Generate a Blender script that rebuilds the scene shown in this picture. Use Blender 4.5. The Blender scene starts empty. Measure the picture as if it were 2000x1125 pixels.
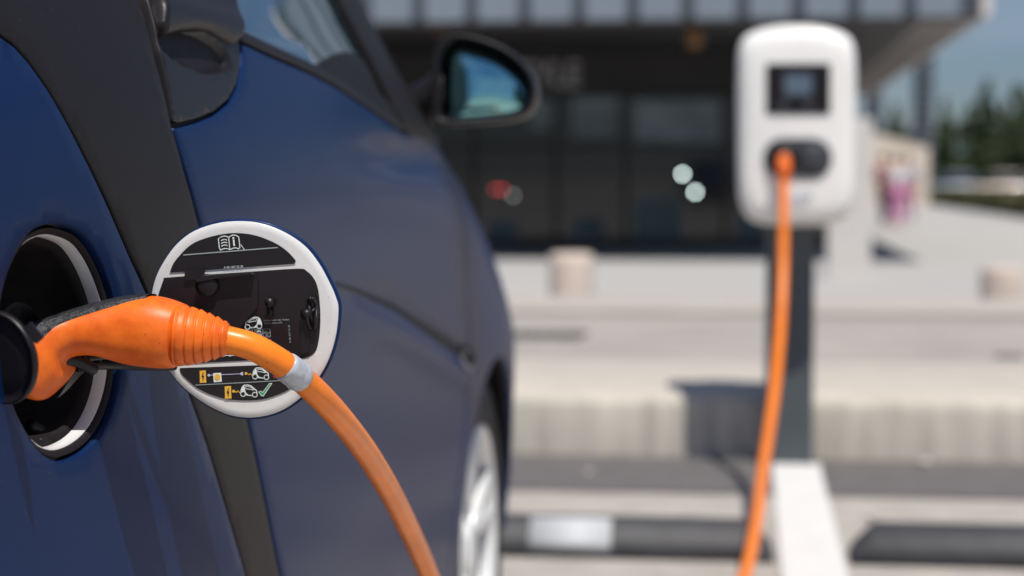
import bpy, bmesh, math, random
from mathutils import Vector, Matrix, noise
from mathutils.geometry import delaunay_2d_cdt
random.seed(7)
C = bpy.context.scene.collection
R = math.radians
V = Vector
# ------------------------------------------------------------------ camera, sky, sun, exposure
FPX = 3700.0
YAW = math.atan(458/3700); PIT = math.atan(212.5/3700); CAMZ = 0.83
cd = bpy.data.cameras.new('camera'); cam = bpy.data.objects.new('camera', cd); C.objects.link(cam)
cam.location = (0, 0, CAMZ); cam.rotation_euler = (R(90)-PIT, 0, YAW)
cd.sensor_width = 36; cd.lens = FPX/2000*36; cd.clip_start = 0.05; cd.clip_end = 6000
cd.dof.use_dof = True; cd.dof.focus_distance = 1.235; cd.dof.aperture_fstop = 5.0
bpy.context.scene.camera = cam
SUND = V((0.52, -1.0, 2.38)).normalized()
sl = bpy.data.lights.new('sun', 'SUN'); sl.energy = 4.3; sl.angle = R(0.53); sl.color = (1.0, .955, .89)
so = bpy.data.objects.new('sun', sl); C.objects.link(so); so.rotation_euler = SUND.to_track_quat('Z', 'Y').to_euler()
w = bpy.data.worlds.new('World'); bpy.context.scene.world = w; w.use_nodes = True
nt = w.node_tree; nt.nodes.clear()
def wn(t, **k):
    n = nt.nodes.new(t)
    for a, b in k.items(): setattr(n, a, b)
    return n
sky = wn('ShaderNodeTexSky', sky_type='NISHITA', sun_disc=False)
sky.sun_elevation = math.asin(SUND.z); sky.sun_rotation = math.atan2(SUND.x, SUND.y); sky.air_density = 1.0; sky.dust_density = .6; sky.ozone_density = 1.6
tc = wn('ShaderNodeTexCoord'); mp = wn('ShaderNodeMapping'); mp.inputs['Scale'].default_value = (1, 1, 3.2)
cn = wn('ShaderNodeTexNoise'); cn.inputs['Scale'].default_value = 3.3; cn.inputs['Detail'].default_value = 7; cn.inputs['Roughness'].default_value = .55
cr = wn('ShaderNodeValToRGB'); cr.color_ramp.elements[0].position = .42; cr.color_ramp.elements[1].position = .78
cr.color_ramp.elements[0].color = (0, 0, 0, 1); cr.color_ramp.elements[1].color = (.75, .75, .75, 1)
mx = wn('ShaderNodeMix', data_type='RGBA'); mx.inputs[7].default_value = (6.6, 7.1, 8.2, 1)
bg = wn('ShaderNodeBackground'); bg.inputs['Strength'].default_value = .062; wo = wn('ShaderNodeOutputWorld')
L = nt.links
L.new(tc.outputs['Generated'], mp.inputs[0]); L.new(mp.outputs[0], cn.inputs['Vector']); L.new(cn.outputs['Fac'], cr.inputs[0])
L.new(cr.outputs[0], mx.inputs[0]); tn = wn('ShaderNodeMix', data_type='RGBA', blend_type='MULTIPLY'); tn.inputs[0].default_value = 1; tn.inputs[7].default_value = (.64, .76, .98, 1); L.new(sky.outputs[0], tn.inputs[6]); L.new(tn.outputs[2], mx.inputs[6]); L.new(mx.outputs[2], bg.inputs[0]); L.new(bg.outputs[0], wo.inputs[0])
vs = bpy.context.scene.view_settings
vs.view_transform = 'Standard'; vs.look = 'None'; vs.gamma = 1; vs.exposure = 0.10; vs.use_curve_mapping = False

# ------------------------------------------------------------------ pixel -> world helpers (photo pixels, 2000 x 1125)
RT = cam.rotation_euler.to_matrix()
def ray(px, py): return (RT @ V(((px-1000), -(py-562.5), -FPX))).normalized()
O = V((0, 0, CAMZ))
def atY(px, py, Y): d = ray(px, py); return O + d*(Y/d.y)
def atZ(px, py, z): d = ray(px, py); return O + d*((z-CAMZ)/d.z)
def onplane(px, py, p0, n): d = ray(px, py); return O + d*((p0-O).dot(n)/d.dot(n))

# ------------------------------------------------------------------ materials
def lin(c): return tuple((x/12.92 if x <= .04045 else ((x+.055)/1.055)**2.4) for x in [v/255 for v in c])
MATS = {}
def mat(name, col, rough=.5, metal=0, var=0, vscale=5, bump=0, bscale=60, coat=0, coatr=.05, spec=.5, stretch=(1, 1, 1), trans=0, emit=None, estr=0, coord='Object', col2=None, detail=6, sub=0, ior=1.5):
    m = bpy.data.materials.new(name); m.use_nodes = True; n = m.node_tree.nodes; l = m.node_tree.links
    b = n['Principled BSDF']; b.inputs['Roughness'].default_value = rough; b.inputs['Metallic'].default_value = metal
    b.inputs['Base Color'].default_value = (*col, 1); b.inputs['Coat Weight'].default_value = coat; b.inputs['Coat Roughness'].default_value = coatr
    b.inputs['Specular IOR Level'].default_value = spec; b.inputs['Transmission Weight'].default_value = trans; b.inputs['IOR'].default_value = ior
    if emit: b.inputs['Emission Color'].default_value = (*emit, 1); b.inputs['Emission Strength'].default_value = estr
    if var or bump:
        t = n.new('ShaderNodeTexCoord'); mpp = n.new('ShaderNodeMapping'); mpp.inputs['Scale'].default_value = stretch
        l.new(t.outputs[coord], mpp.inputs[0])
    if var:
        ns = n.new('ShaderNodeTexNoise'); ns.inputs['Scale'].default_value = vscale; ns.inputs['Detail'].default_value = detail; ns.inputs['Roughness'].default_value = .6
        l.new(mpp.outputs[0], ns.inputs['Vector'])
        rp = n.new('ShaderNodeValToRGB'); rp.color_ramp.elements[0].position = .3; rp.color_ramp.elements[1].position = .7
        a = col2 if col2 else tuple(c*(1-var) for c in col); bb = col if col2 else tuple(min(1, c*(1+var)) for c in col)
        rp.color_ramp.elements[0].color = (*a, 1); rp.color_ramp.elements[1].color = (*bb, 1)
        l.new(ns.outputs['Fac'], rp.inputs[0]); l.new(rp.outputs[0], b.inputs['Base Color'])
    if bump:
        n2 = n.new('ShaderNodeTexNoise'); n2.inputs['Scale'].default_value = bscale; n2.inputs['Detail'].default_value = 4
        l.new(mpp.outputs[0], n2.inputs['Vector']); bp = n.new('ShaderNodeBump'); bp.inputs['Strength'].default_value = bump; bp.inputs['Distance'].default_value = .002 if bscale > 30 else .02
        l.new(n2.outputs['Fac'], bp.inputs['Height']); l.new(bp.outputs[0], b.inputs['Normal'])
    MATS[name] = m; return m
M = MATS
mat('blue_paint', (.0032, .0225, .092), rough=.45, metal=.3, spec=.18, coat=.14, coatr=.16, var=.06, vscale=500)
mat('cell_grey', (.012, .010, .011), rough=.5, spec=.24, coat=.05, coatr=.3, var=.05, vscale=300)
mat('black_plastic', (.012, .010, .012), rough=.5, spec=.3, bump=.15, bscale=900)
mat('trim_black', (.010, .0085, .010), rough=.42, spec=.35, coat=.05, coatr=.3, bump=.1, bscale=1200)
mat('recess_black', (.010, .008, .009), rough=.6, spec=.25, var=.4, vscale=60)
mat('grip_rubber', (.022, .022, .027), rough=.42, bump=1.0, bscale=420, var=.5, vscale=240)
mat('orange_body', (.92, .185, .014), rough=.42, spec=.35, var=.4, vscale=75, col2=(.68, .105, .008), bump=.05, bscale=300, detail=9)
mat('orange_cable', (.92, .225, .014), rough=.33, spec=.4, bump=.04, bscale=200, var=.1, vscale=30)
mat('white_flap', (.66, .66, .655), rough=.22, coat=.3, bump=.04, bscale=25, var=.04, vscale=20)
mat('white_print', (.72, .80, .78), rough=.5); mat('grey_print', (.30, .36, .36), rough=.5)
mat('amber_print', (.75, .42, .05), rough=.5); mat('green_print', (.05, .36, .14), rough=.5); mat('red_print', (.6, .03, .04), rough=.5)
mat('lilac_print', (.5, .5, .72), rough=.5)
mat('panel_black', (.011, .008, .010), rough=.3, spec=.35)
mat('satin_black', (.011, .009, .011), rough=.4, spec=.35)
mat('tape', (.44, .46, .50), rough=.3, var=.16, vscale=160, bump=.9, bscale=90, coat=.4)
mat('tyre', (.02, .019, .02), rough=.75, bump=.3, bscale=200)
mat('alloy', (.80, .81, .80), rough=.38, metal=.15)
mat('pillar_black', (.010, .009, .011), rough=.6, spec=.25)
mat('tinted_glass', (.010, .05, .07), rough=.03, coat=1, coatr=.0, spec=1.0, ior=1.7)
mat('mirror_glass', (.28, .58, .60), rough=.02, metal=1)
mat('cabin', (.03, .03, .033), rough=.8)
mat('charger_white', (.89, .875, .84), rough=.3, coat=.2, var=.02, vscale=6)
mat('charger_dark', (.05, .055, .064), rough=.4)
mat('screen', (.10, .14, .19), rough=.15)
mat('logo_blue', (.45, .52, .66), rough=.5)
mat('post_grey', (.075, .088, .098), rough=.45, var=.08, vscale=12)
mat('paving', (.40, .368, .328), rough=.85, var=.16, vscale=9, bump=.3, bscale=150, detail=10)
mat('asphalt', (.125, .116, .114), rough=.9, var=.16, vscale=12, bump=.5, bscale=140, detail=10)
mat('kerb_stone', (.54, .50, .43), rough=.85, var=.24, vscale=6, bump=.4, bscale=90, stretch=(2.4, 1, .35), detail=9)
mat('kerb_top', (.51, .462, .40), rough=.85, var=.08, vscale=6, bump=.2)
mat('walkway', (.37, .338, .305), rough=.9, var=.16, vscale=2.2, bump=.2, bscale=80)
mat('walkway_pale', (.45, .405, .36), rough=.9, var=.07, vscale=3)
mat('plaza', (.425, .412, .392), rough=.9, var=.06, vscale=.9)
mat('line_white', (.70, .69, .665), rough=.7, var=.05, vscale=10)
mat('stop_rubber', (.045, .045, .05), rough=.6, bump=.5, bscale=120, var=.2, vscale=15)
mat('reflector', (.50, .52, .54), rough=.6, bump=.3, bscale=80)
mat('bollard_stone', (.58, .49, .42), rough=.9, var=.12, vscale=9, bump=.4, bscale=60)
mat('pillar_white', (.62, .585, .55), rough=.8, var=.04, vscale=3)
mat('cladding', (.20, .24, .285), rough=.45, var=.06, vscale=.8)
mat('cladding_dark', (.055, .07, .09), rough=.5)
mat('building_dark', (.03, .027, .028), rough=.7, var=.15, vscale=1)
mat('soffit', (.27, .245, .235), rough=.7, var=.1, vscale=3)
mat('shop_glass', (.016, .02, .022), rough=.06, var=.6, vscale=.7, spec=.6, col2=(.008, .009, .01))
mat('pane_reflection', (.20, .25, .27), rough=.7, var=.4, vscale=1.5)
mat('patch_teal', (.10, .14, .15), rough=.5, var=.3, vscale=2)
mat('sign_grey', (.42, .42, .42), rough=.5)
mat('hang_orange', (.22, .11, .04), rough=.6)
mat('glint_white', (.9, .95, .95), emit=(.80, .96, .92), estr=13)  # emissive colours of the added glint discs
mat('glint_red', (.8, .05, .05), emit=(1, .09, .09), estr=2.6)
mat('glint_grey', (.6, .7, .68), emit=(.7, .82, .8), estr=1.9)
mat('leaf', (.085, .12, .035), rough=.6, var=.5, vscale=.9, col2=(.035, .055, .022))
mat('leaf_olive', (.085, .095, .03), rough=.7, var=.5, vscale=1.2, col2=(.06, .05, .02))
mat('bark', (.09, .065, .05), rough=.9, var=.3, vscale=9)
mat('stucco', (.66, .57, .47), rough=.9, var=.06, vscale=1)
mat('skin', (.55, .33, .24), rough=.5)
mat('hair', (.03, .02, .015), rough=.5)
mat('cloth_dark', (.03, .03, .05), rough=.8); mat('cloth_red', (.35, .04, .09), rough=.8)
mat('cloth_white', (.66, .70, .74), rough=.8); mat('cloth_pink', (.58, .22, .42), rough=.8); mat('cloth_blue', (.30, .36, .48), rough=.8)
mat('car_white', (.72, .72, .71), rough=.3, coat=.5); mat('car_silver', (.32, .38, .45), rough=.3, coat=.5); mat('car_beige', (.62, .5, .42), rough=.3, coat=.5)
mat('car_glass', (.02, .025, .03), rough=.1)
mat('hill_green', (.07, .12, .15), rough=.95, var=.2, vscale=.01)
mat('repeater_rim', (.16, .16, .17), rough=.4)
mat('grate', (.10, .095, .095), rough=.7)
mat('far_ground', (.36, .36, .32), rough=.95, var=.2, vscale=.05)

def dusty(name, scale, thr, col):
    m = M[name]; n = m.node_tree.nodes; l = m.node_tree.links; b = n['Principled BSDF']
    t = n.new('ShaderNodeTexCoord'); v = n.new('ShaderNodeTexVoronoi'); v.inputs['Scale'].default_value = scale; l.new(t.outputs['Object'], v.inputs['Vector'])
    ns = n.new('ShaderNodeTexNoise'); ns.inputs['Scale'].default_value = 14; l.new(t.outputs['Object'], ns.inputs['Vector'])
    mt = n.new('ShaderNodeMath'); mt.operation = 'MULTIPLY'; mt.inputs[1].default_value = thr*2; l.new(ns.outputs['Fac'], mt.inputs[0])
    lt_ = n.new('ShaderNodeMath'); lt_.operation = 'LESS_THAN'; l.new(v.outputs['Distance'], lt_.inputs[0]); l.new(mt.outputs[0], lt_.inputs[1])
    mxx = n.new('ShaderNodeMix'); mxx.data_type = 'RGBA'; mxx.inputs[7].default_value = (*col, 1); l.new(lt_.outputs[0], mxx.inputs[0])
    src = b.inputs['Base Color'].links[0].from_socket; l.new(src, mxx.inputs[6]); l.new(mxx.outputs[2], b.inputs['Base Color'])
dusty('blue_paint', 160, .055, (.10, .12, .16)); dusty('cell_grey', 140, .06, (.07, .07, .07)); dusty('orange_body', 190, .07, (.22, .04, .01)); dusty('orange_cable', 120, .06, (.25, .06, .01)); dusty('white_flap', 150, .05, (.35, .31, .26))
# ------------------------------------------------------------------ object helpers
def obj(name, bm, m, parent=None, smooth=True, recalc=True):
    if recalc: bmesh.ops.recalc_face_normals(bm, faces=bm.faces)
    me = bpy.data.meshes.new(name); bm.to_mesh(me); bm.free()
    if smooth: me.polygons.foreach_set('use_smooth', [True]*len(me.polygons))
    if m: me.materials.append(M[m] if isinstance(m, str) else m)
    o = bpy.data.objects.new(name, me); C.objects.link(o)
    if parent: o.parent = parent; o.matrix_parent_inverse = Matrix.Translation(parent.location).inverted() if parent.type == 'EMPTY' else Matrix()
    return o
def tag(o, label=None, cat=None, group=None, kind=None):
    if label: o['label'] = label
    if cat: o['category'] = cat
    if group: o['group'] = group
    if kind: o['kind'] = kind
    return o
def thing(name, label, cat, loc=(0, 0, 0), group=None):
    o = bpy.data.objects.new(name, None); C.objects.link(o); o.location = loc; o.empty_display_size = .1
    return tag(o, label, cat, group)
def box(bm, x0, x1, y0, y1, z0, z1, bev=0):
    r = bmesh.ops.create_cube(bm, size=1)
    for v in r['verts']:
        v.co = V(((x0+x1)/2+v.co.x*(x1-x0), (y0+y1)/2+v.co.y*(y1-y0), (z0+z1)/2+v.co.z*(z1-z0)))
    if bev:
        es = list({e for v in r['verts'] for e in v.link_edges})
        bmesh.ops.bevel(bm, geom=es, offset=bev, segments=2, affect='EDGES', profile=.5)
def boxo(name, m, parent, x0, x1, y0, y1, z0, z1, bev=0, **k):
    bm = bmesh.new(); box(bm, x0, x1, y0, y1, z0, z1, bev); return obj(name, bm, m, parent, smooth=False, **k)
def cr1(a, b, c, d, t): return .5*((2*b)+(-a+c)*t+(2*a-5*b+4*c-d)*t*t+(-a+3*b-3*c+d)*t*t*t)
def spline(pts, n, closed=False):
    out = []; N = len(pts); segs = N if closed else N-1
    for i in range(segs):
        g = (lambda k: pts[k % N]) if closed else (lambda k: pts[max(0, min(N-1, k))])
        for j in range(n):
            t = j/n
            out.append(type(pts[0])(tuple(cr1(g(i-1)[q], g(i)[q], g(i+1)[q], g(i+2)[q], t) for q in range(len(pts[0])))))
    if not closed: out.append(pts[-1])
    return out
def interp(tab, x):
    if x <= tab[0][0]: return tab[0][1]
    for i in range(len(tab)-1):
        if x <= tab[i+1][0]:
            a = tab[max(0, i-1)]; b = tab[i]; c = tab[i+1]; d = tab[min(len(tab)-1, i+2)]
            h = c[0]-b[0]; t = (x-b[0])/h
            mb = (c[1]-a[1])/(c[0]-a[0]) if c[0] != a[0] else 0; mc = (d[1]-b[1])/(d[0]-b[0]) if d[0] != b[0] else 0
            return (2*t**3-3*t*t+1)*b[1]+(t**3-2*t*t+t)*h*mb+(-2*t**3+3*t*t)*c[1]+(t**3-t*t)*h*mc
    return tab[-1][1]
def sstep(a, b, x): t = max(0, min(1, (x-a)/(b-a))); return t*t*(3-2*t)
def loft(bm, loops, cap0=True, cap1=True, closed=True):
    rows = [[bm.verts.new(p) for p in lp] for lp in loops]; n = len(loops[0])
    for a, b in zip(rows[:-1], rows[1:]):
        for i in range(n if closed else n-1):
            bm.faces.new((a[i], a[(i+1) % n], b[(i+1) % n], b[i]))
    if cap0: bm.faces.new(rows[0][::-1])
    if cap1: bm.faces.new(rows[-1])
    return rows
def tube(bm, pts, rad, seg=16, cap=True):
    if not hasattr(rad, '__len__'): rad = [rad]*len(pts)
    loops = []; up = None
    for i, p in enumerate(pts):
        t = (pts[min(i+1, len(pts)-1)]-pts[max(i-1, 0)]).normalized()
        if up is None: up = V((0, 0, 1)) if abs(t.z) < .9 else V((0, 1, 0))
        a = (up - t*up.dot(t)).normalized(); up = a; b = t.cross(a)
        loops.append([p+(a*math.cos(2*math.pi*k/seg)+b*math.sin(2*math.pi*k/seg))*rad[i] for k in range(seg)])
    loft(bm, loops, cap, cap)
def disc_stack(bm, c, axis, prof, seg=32, up=V((0, 0, 1)), cap0=True, cap1=True):
    axis = axis.normalized(); up = V((0, 1, 0)) if abs(axis.z) > .9 else up; a = (up-axis*up.dot(axis)).normalized(); b = axis.cross(a)
    loft(bm, [[c+axis*h+(a*math.cos(2*math.pi*k/seg)+b*math.sin(2*math.pi*k/seg))*max(r, 1e-5) for k in range(seg)] for r, h in prof], cap0, cap1)

# ------------------------------------------------------------------ body surface of the car: X as a function of D (=Y) and z
X0T = [(.55, -.66), (.62, -.57), (.72, -.505), (.82, -.478), (.95, -.452), (1.13, -.420), (1.3, -.397), (1.5, -.386), (1.8, -.381), (2.1, -.380), (2.5, -.376), (2.8, -.374), (2.96, -.374), (3.1, -.384), (3.25, -.43), (3.36, -.50), (3.44, -.62)]
Z1T = [(.6, .80), (1.3, .80), (2.0, .80), (2.3, .78), (2.6, .72), (2.9, .62), (3.2, .50), (3.5, .42)]
AT = [(.6, 1.3), (2.0, 1.3), (2.6, 2.0), (3.2, 1.7)]
GA = [(1.83, .722), (2.05, .690), (2.25, .650), (2.40, .618), (2.50, .597)]
def gline(D): return interp(GA, D)
def bx(D, z):
    x = interp(X0T, D); z1 = interp(Z1T, D); a = interp(AT, D)
    if z > z1:
        dz = z-z1; lim = .17
        if D > 2.3: lim = .17+(D-2.3)*.4
        x -= a*dz*dz if dz < lim else a*lim*lim+2*a*lim*(dz-lim)*.9
    if z < .45: x -= .35*(.45-z)**2
    x += .016*math.exp(-((D-1.05)/.28)**2)*math.exp(-((z-.46)/.11)**2)
    x += .010*math.exp(-((D-2.80)/.28)**2)*math.exp(-((z-.54)/.09)**2)
    if 1.6 < D < 2.56:
        k = sstep(1.72, 2.0, D)*(1-sstep(2.50, 2.55, D)); g = z-gline(D)
        x -= k*.006*math.exp(-(g/.010)**2) - k*.004*math.exp(-((g+.03)/.02)**2)
    # scooped shoulder under the window line, towards the mirror
    if D > 1.6: x -= .010*sstep(1.7, 2.2, D)*(1-sstep(2.35, 2.5, D))*math.exp(-((z-.855)/.018)**2)
    return x
def bp_(D, z): return V((bx(D, z), D, z))
def bn(D, z, e=.003):
    a = (bx(D+e, z)-bx(D-e, z))/(2*e); b = (bx(D, z+e)-bx(D, z-e))/(2*e)
    return V((1, -a, -b)).normalized()
def hit(px, py):
    d = ray(px, py); t = .7; best = (9, None)
    def f(t): p = O+d*t; return p.x-bx(p.y, p.z)
    while t < 4:
        if f(t) < 0:
            lo, hi = t-.02, t
            for _ in range(25):
                m = (lo+hi)/2
                if f(m) < 0: hi = m
                else: lo = m
            p = O+d*hi; return (p.y, p.z)
        if f(t) < best[0]: best = (f(t), t)
        t += .02
    p = O+d*best[1]; return (p.y, p.z)      # just past the silhouette: nearest point of the surface
def outl(items, n=6, closed=True):      # items: (px,py,'p') on the photo or (D,z)
    pts = [V(hit(i[0], i[1])) if len(i) == 3 else V(i) for i in items]
    return pts
def resample(pts, step, closed=True):
    out = []; N = len(pts)
    for i in range(N if closed else N-1):
        a = pts[i]; b = pts[(i+1) % N]; k = max(1, int(math.ceil((b-a).length/step)))
        for j in range(k): out.append(a.lerp(b, j/k))
    if not closed: out.append(pts[-1])
    return out
def area2(p): return sum(p[i].x*p[(i+1) % len(p)].y-p[(i+1) % len(p)].x*p[i].y for i in range(len(p)))/2
def inset(p, d):                        # p counter-clockwise; positive d shrinks
    out = []; N = len(p)
    for i in range(N):
        a, b, c = p[i-1], p[i], p[(i+1) % N]
        t1 = (b-a); t2 = (c-b)
        if t1.length < 1e-9 or t2.length < 1e-9: out.append(b.copy()); continue
        t1.normalize(); t2.normalize(); n1 = V((-t1.y, t1.x)); n2 = V((-t2.y, t2.x)); m = n1+n2
        if m.length < 1e-6: out.append(b+n1*d); continue
        m.normalize(); out.append(b+m*(d/max(.45, m.dot(n1))))
    return out
def inside(p, poly):
    c = False; j = len(poly)-1
    for i in range(len(poly)):
        a, b = poly[i], poly[j]
        if (a.y > p.y) != (b.y > p.y) and p.x < (b.x-a.x)*(p.y-a.y)/(b.y-a.y)+a.x: c = not c
        j = i
    return c
def panel(name, outline, m, parent, holes=(), step=.014, gap=.0015, depth=0.0, thick=.009, rnd=.0016, disp=None, edge=.008):
    """a pressed panel lying on the body surface: trimmed outline, holes, rolled edge"""
    o = resample(outline, edge)
    if area2(o) < 0: o.reverse()
    hs = []
    for h in holes:
        h = resample(h, edge*.6)
        if area2(h) > 0: h.reverse()
        hs.append(h)
    loops = [inset(o, gap+rnd)]+[inset(h, gap+rnd) for h in hs]
    vs = []; es = []
    for lp in loops:
        s = len(vs); vs += lp; es += [(s+i, s+(i+1) % len(lp)) for i in range(len(lp))]
    nb = len(vs)
    x0 = min(p.x for p in o); x1 = max(p.x for p in o); y0 = min(p.y for p in o); y1 = max(p.y for p in o)
    inn = inset(loops[0], .4*step); hin = [inset(l, .4*step) for l in loops[1:]]
    y = y0; r = 0
    while y < y1:
        x = x0+(step/2 if r % 2 else 0)
        while x < x1:
            p = V((x, y))
            if inside(p, inn) and not any(inside(p, h) for h in hin): vs.append(p)
            x += step
        y += step*.866; r += 1
    res = delaunay_2d_cdt([V(v) for v in vs], es, [], 0, 1e-7)
    rv, rf = res[0], res[2]; orig = res[3]
    bm = bmesh.new()
    def place(p, dd): 
        n = bn(p.x, p.y); return bp_(p.x, p.y)+n*(depth-dd+(disp(p) if disp else 0))
    bv = [bm.verts.new(place(p, 0)) for p in rv]
    for f in rf:
        c = sum((V(rv[i]) for i in f), V((0, 0)))/len(f)
        if inside(c, loops[0]) and not any(inside(c, l) for l in loops[1:]): bm.faces.new([bv[i] for i in f])
    imap = {}
    for i, og in enumerate(orig):
        for k in og: imap[k] = i
    s = 0
    for lp, src in zip(loops, [o]+hs):
        n = len(lp); cur = [bv[imap[s+i]] for i in range(n)]; s += n
        for ins, dd in ((gap+rnd*.35, rnd*.3), (gap, rnd), (gap, thick)):
            nx = [bm.verts.new(place(p, dd)) for p in inset(src, ins)]
            for i in range(n):
                try: bm.faces.new((cur[i], nx[i], nx[(i+1) % n], cur[(i+1) % n]))
                except ValueError: pass
            cur = nx
    bmesh.ops.delete(bm, geom=[v for v in bm.verts if not v.link_faces], context='VERTS')
    bmesh.ops.recalc_face_normals(bm, faces=bm.faces)
    ob = obj(name, bm, m, parent, recalc=False)
    # face the normals outwards
    me = ob.data
    if sum(p.normal.x*p.area for p in me.polygons) < 0: me.flip_normals()
    return ob

# ================================================================== SETTING
def sheet(name, x0, x1, pts, m, nx=1):
    bm = bmesh.new(); rows = []
    for y, z in pts: rows.append([bm.verts.new((x0+(x1-x0)*i/nx, y, z)) for i in range(nx+1)])
    for a, b in zip(rows[:-1], rows[1:]):
        for i in range(nx): bm.faces.new((a[i], a[i+1], b[i+1], b[i]))
    return tag(obj(name, bm, m, smooth=False), kind='structure')
sheet('ground', -3000, 3000, [(-3000, -.30), (5000, -.30)], 'far_ground')
sheet('parking_ground', -400, 400, [(-400, 0), (5.70, 0)], 'paving')
sheet('asphalt_strip', -400, 400, [(4.98, .004), (5.63, .004)], 'asphalt')
KZ = .20
bm = bmesh.new()
prof = [(5.64, -.05), (5.625, .15), (5.632, .178), (5.655, .194), (5.70, KZ), (6.64, KZ), (6.66, .19), (6.66, 0)]
a = [bm.verts.new((-400, y, z)) for y, z in prof]; b = [bm.verts.new((400, y, z)) for y, z in prof]
for i in range(len(prof)-1): bm.faces.new((a[i], b[i], b[i+1], a[i+1]))
kb = tag(obj('kerb', bm, 'kerb_stone'), kind='structure')
kb.data.materials.append(M['kerb_top'])
for p in kb.data.polygons:
    if abs(p.normal.z) > .8: p.material_index = 1
def pz(Y): return .19-.44*max(0, min(1, (Y-6.66)/18.34))
sheet('pavement', -400, 400, [(6.65, pz(6.65)), (10.02, pz(10.02))], 'walkway')
sheet('pavement_band', -400, 400, [(10.0, pz(10)+.004), (10.0, pz(10)+.03), (11.9, pz(11.9)+.03), (11.9, pz(11.9)-.01)], 'walkway_pale')
sheet('plaza', -400, 400, [(11.88, pz(11.88)), (25, -.25), (150, -.25)], 'plaza')
# dark bars on the pavement, standing in for a soft shadow there
lt = thing('shadow_bars', 'dark bars standing in for a soft shadow on the pale pavement beside the car nose', 'painted shadow', (-.83, 8.0, pz(8)))
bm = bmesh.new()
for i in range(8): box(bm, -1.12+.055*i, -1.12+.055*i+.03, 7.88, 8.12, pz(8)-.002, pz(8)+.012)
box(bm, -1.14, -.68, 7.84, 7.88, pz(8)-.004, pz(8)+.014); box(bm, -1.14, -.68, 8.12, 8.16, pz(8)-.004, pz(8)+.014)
obj('bars', bm, 'grate', lt, smooth=False)  # dark bars of the painted shadow, sharing the cover's metal
cv = thing('access_cover', 'small round metal cover in the pavement right of the charging post', 'cover', (1.12, 7.2, pz(7.2)))
bm = bmesh.new(); disc_stack(bm, V((.955, 7.05, pz(7.05)-.003)), V((0, 0, 1)), [(.055, 0), (.055, .012), (.045, .014), (0, .014)], 24); obj('lid', bm, 'grate', cv)
cv.location = (.955, 7.05, pz(7.05)); 
for ch in cv.children: ch.matrix_parent_inverse = Matrix.Translation(cv.location).inverted()
random.seed(11)
for px, py, rr, lb in ((1626, 890, .022, 'small pale pebble at the foot of the kerb, just right of the charging post'), (1806, 908, .018, 'small pale pebble on the asphalt strip, right of the charging post'), (1700, 1012, .012, 'tiny pale pebble on the paving right of the white bay line'), (1150, 925, .010, 'tiny pale pebble on the asphalt strip left of the cable')):
    p = atZ(px, py, .004); bm = bmesh.new(); bmesh.ops.create_icosphere(bm, subdivisions=2, radius=rr)
    for v in bm.verts: v.co = V((v.co.x*1.2, v.co.y, v.co.z*.6+rr*.5))*(1+.18*noise.noise(v.co*80))+p
    tag(obj('pebble', bm, 'kerb_top'), lb, 'pebble', 'pebbles lying by the kerb')
# white bay line
lx0 = atZ(1508, 907, .005).x; lx1 = atZ(1600, 907, .005).x
sheet('bay_line', lx0, lx1, [(-3, .0085), (5.52, .0085)], 'line_white')
sheet('bay_line', lx0-2.55, lx1-2.55, [(-3, .0085), (5.52, .0085)], 'line_white')
sheet('bay_line', lx0+2.55, lx1+2.55, [(-3, .0085), (5.52, .0085)], 'line_white')

# ---- wheel stops
def wheel_stop(x0, x1, label, refl=None):
    y = atZ(1200, 1092, 0).y; r = thing('wheel_stop', label, 'wheel stop', ((x0+x1)/2, y, 0), 'rubber wheel stops at the head of the bays')
    bm = bmesh.new(); loops = []
    for t, sx, k in ((x0, 0, .12), (x0+.012, 0, .45), (x0+.055, 0, 1), (x1-.055, 0, 1), (x1-.012, 0, .45), (x1, 0, .12)):
        h = .078*k
        loops.append([V((t, y-.005, 0)), V((t, y+.02, h*.55)), V((t, y+.04, h*.92)), V((t, y+.055, h)), V((t, y+.105, h)), V((t, y+.12, h*.92)), V((t, y+.15, 0))])
    loft(bm, loops); obj('rubber_block', bm, 'stop_rubber', r)
    if refl:
        a, b = refl
        bm = bmesh.new()
        def q(t, yy, z): return V((t, yy, z*.80))
        loops = [[q(a, y+.003, .020), q(a, y+.016, .046), q(a, y+.034, .085), q(a, y+.05, .100), q(a, y+.055, .101), q(a, y+.05, .094), q(a, y+.03, .07), q(a, y+.012, .02)],
                 [q(b, y+.003, .020), q(b, y+.016, .046), q(b, y+.034, .085), q(b, y+.05, .100), q(b, y+.055, .101), q(b, y+.05, .094), q(b, y+.03, .07), q(b, y+.012, .02)]]
        loft(bm, loops); obj('reflector_panel', bm, 'reflector', r)
yb = atZ(1200, 1090, 0).y
wheel_stop(atZ(930, 1085, 0).x-.9, atZ(1512, 1092, 0).x, 'black rubber wheel stop with a white reflector panel, ahead of the blue car',
           (atZ(1036, 1080, 0).x, atZ(1196, 1080, 0).x))
wheel_stop(atZ(1658, 1092, 0).x, atZ(1658, 1092, 0).x+1.8, 'black rubber wheel stop without reflector, right of the white bay line')

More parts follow.
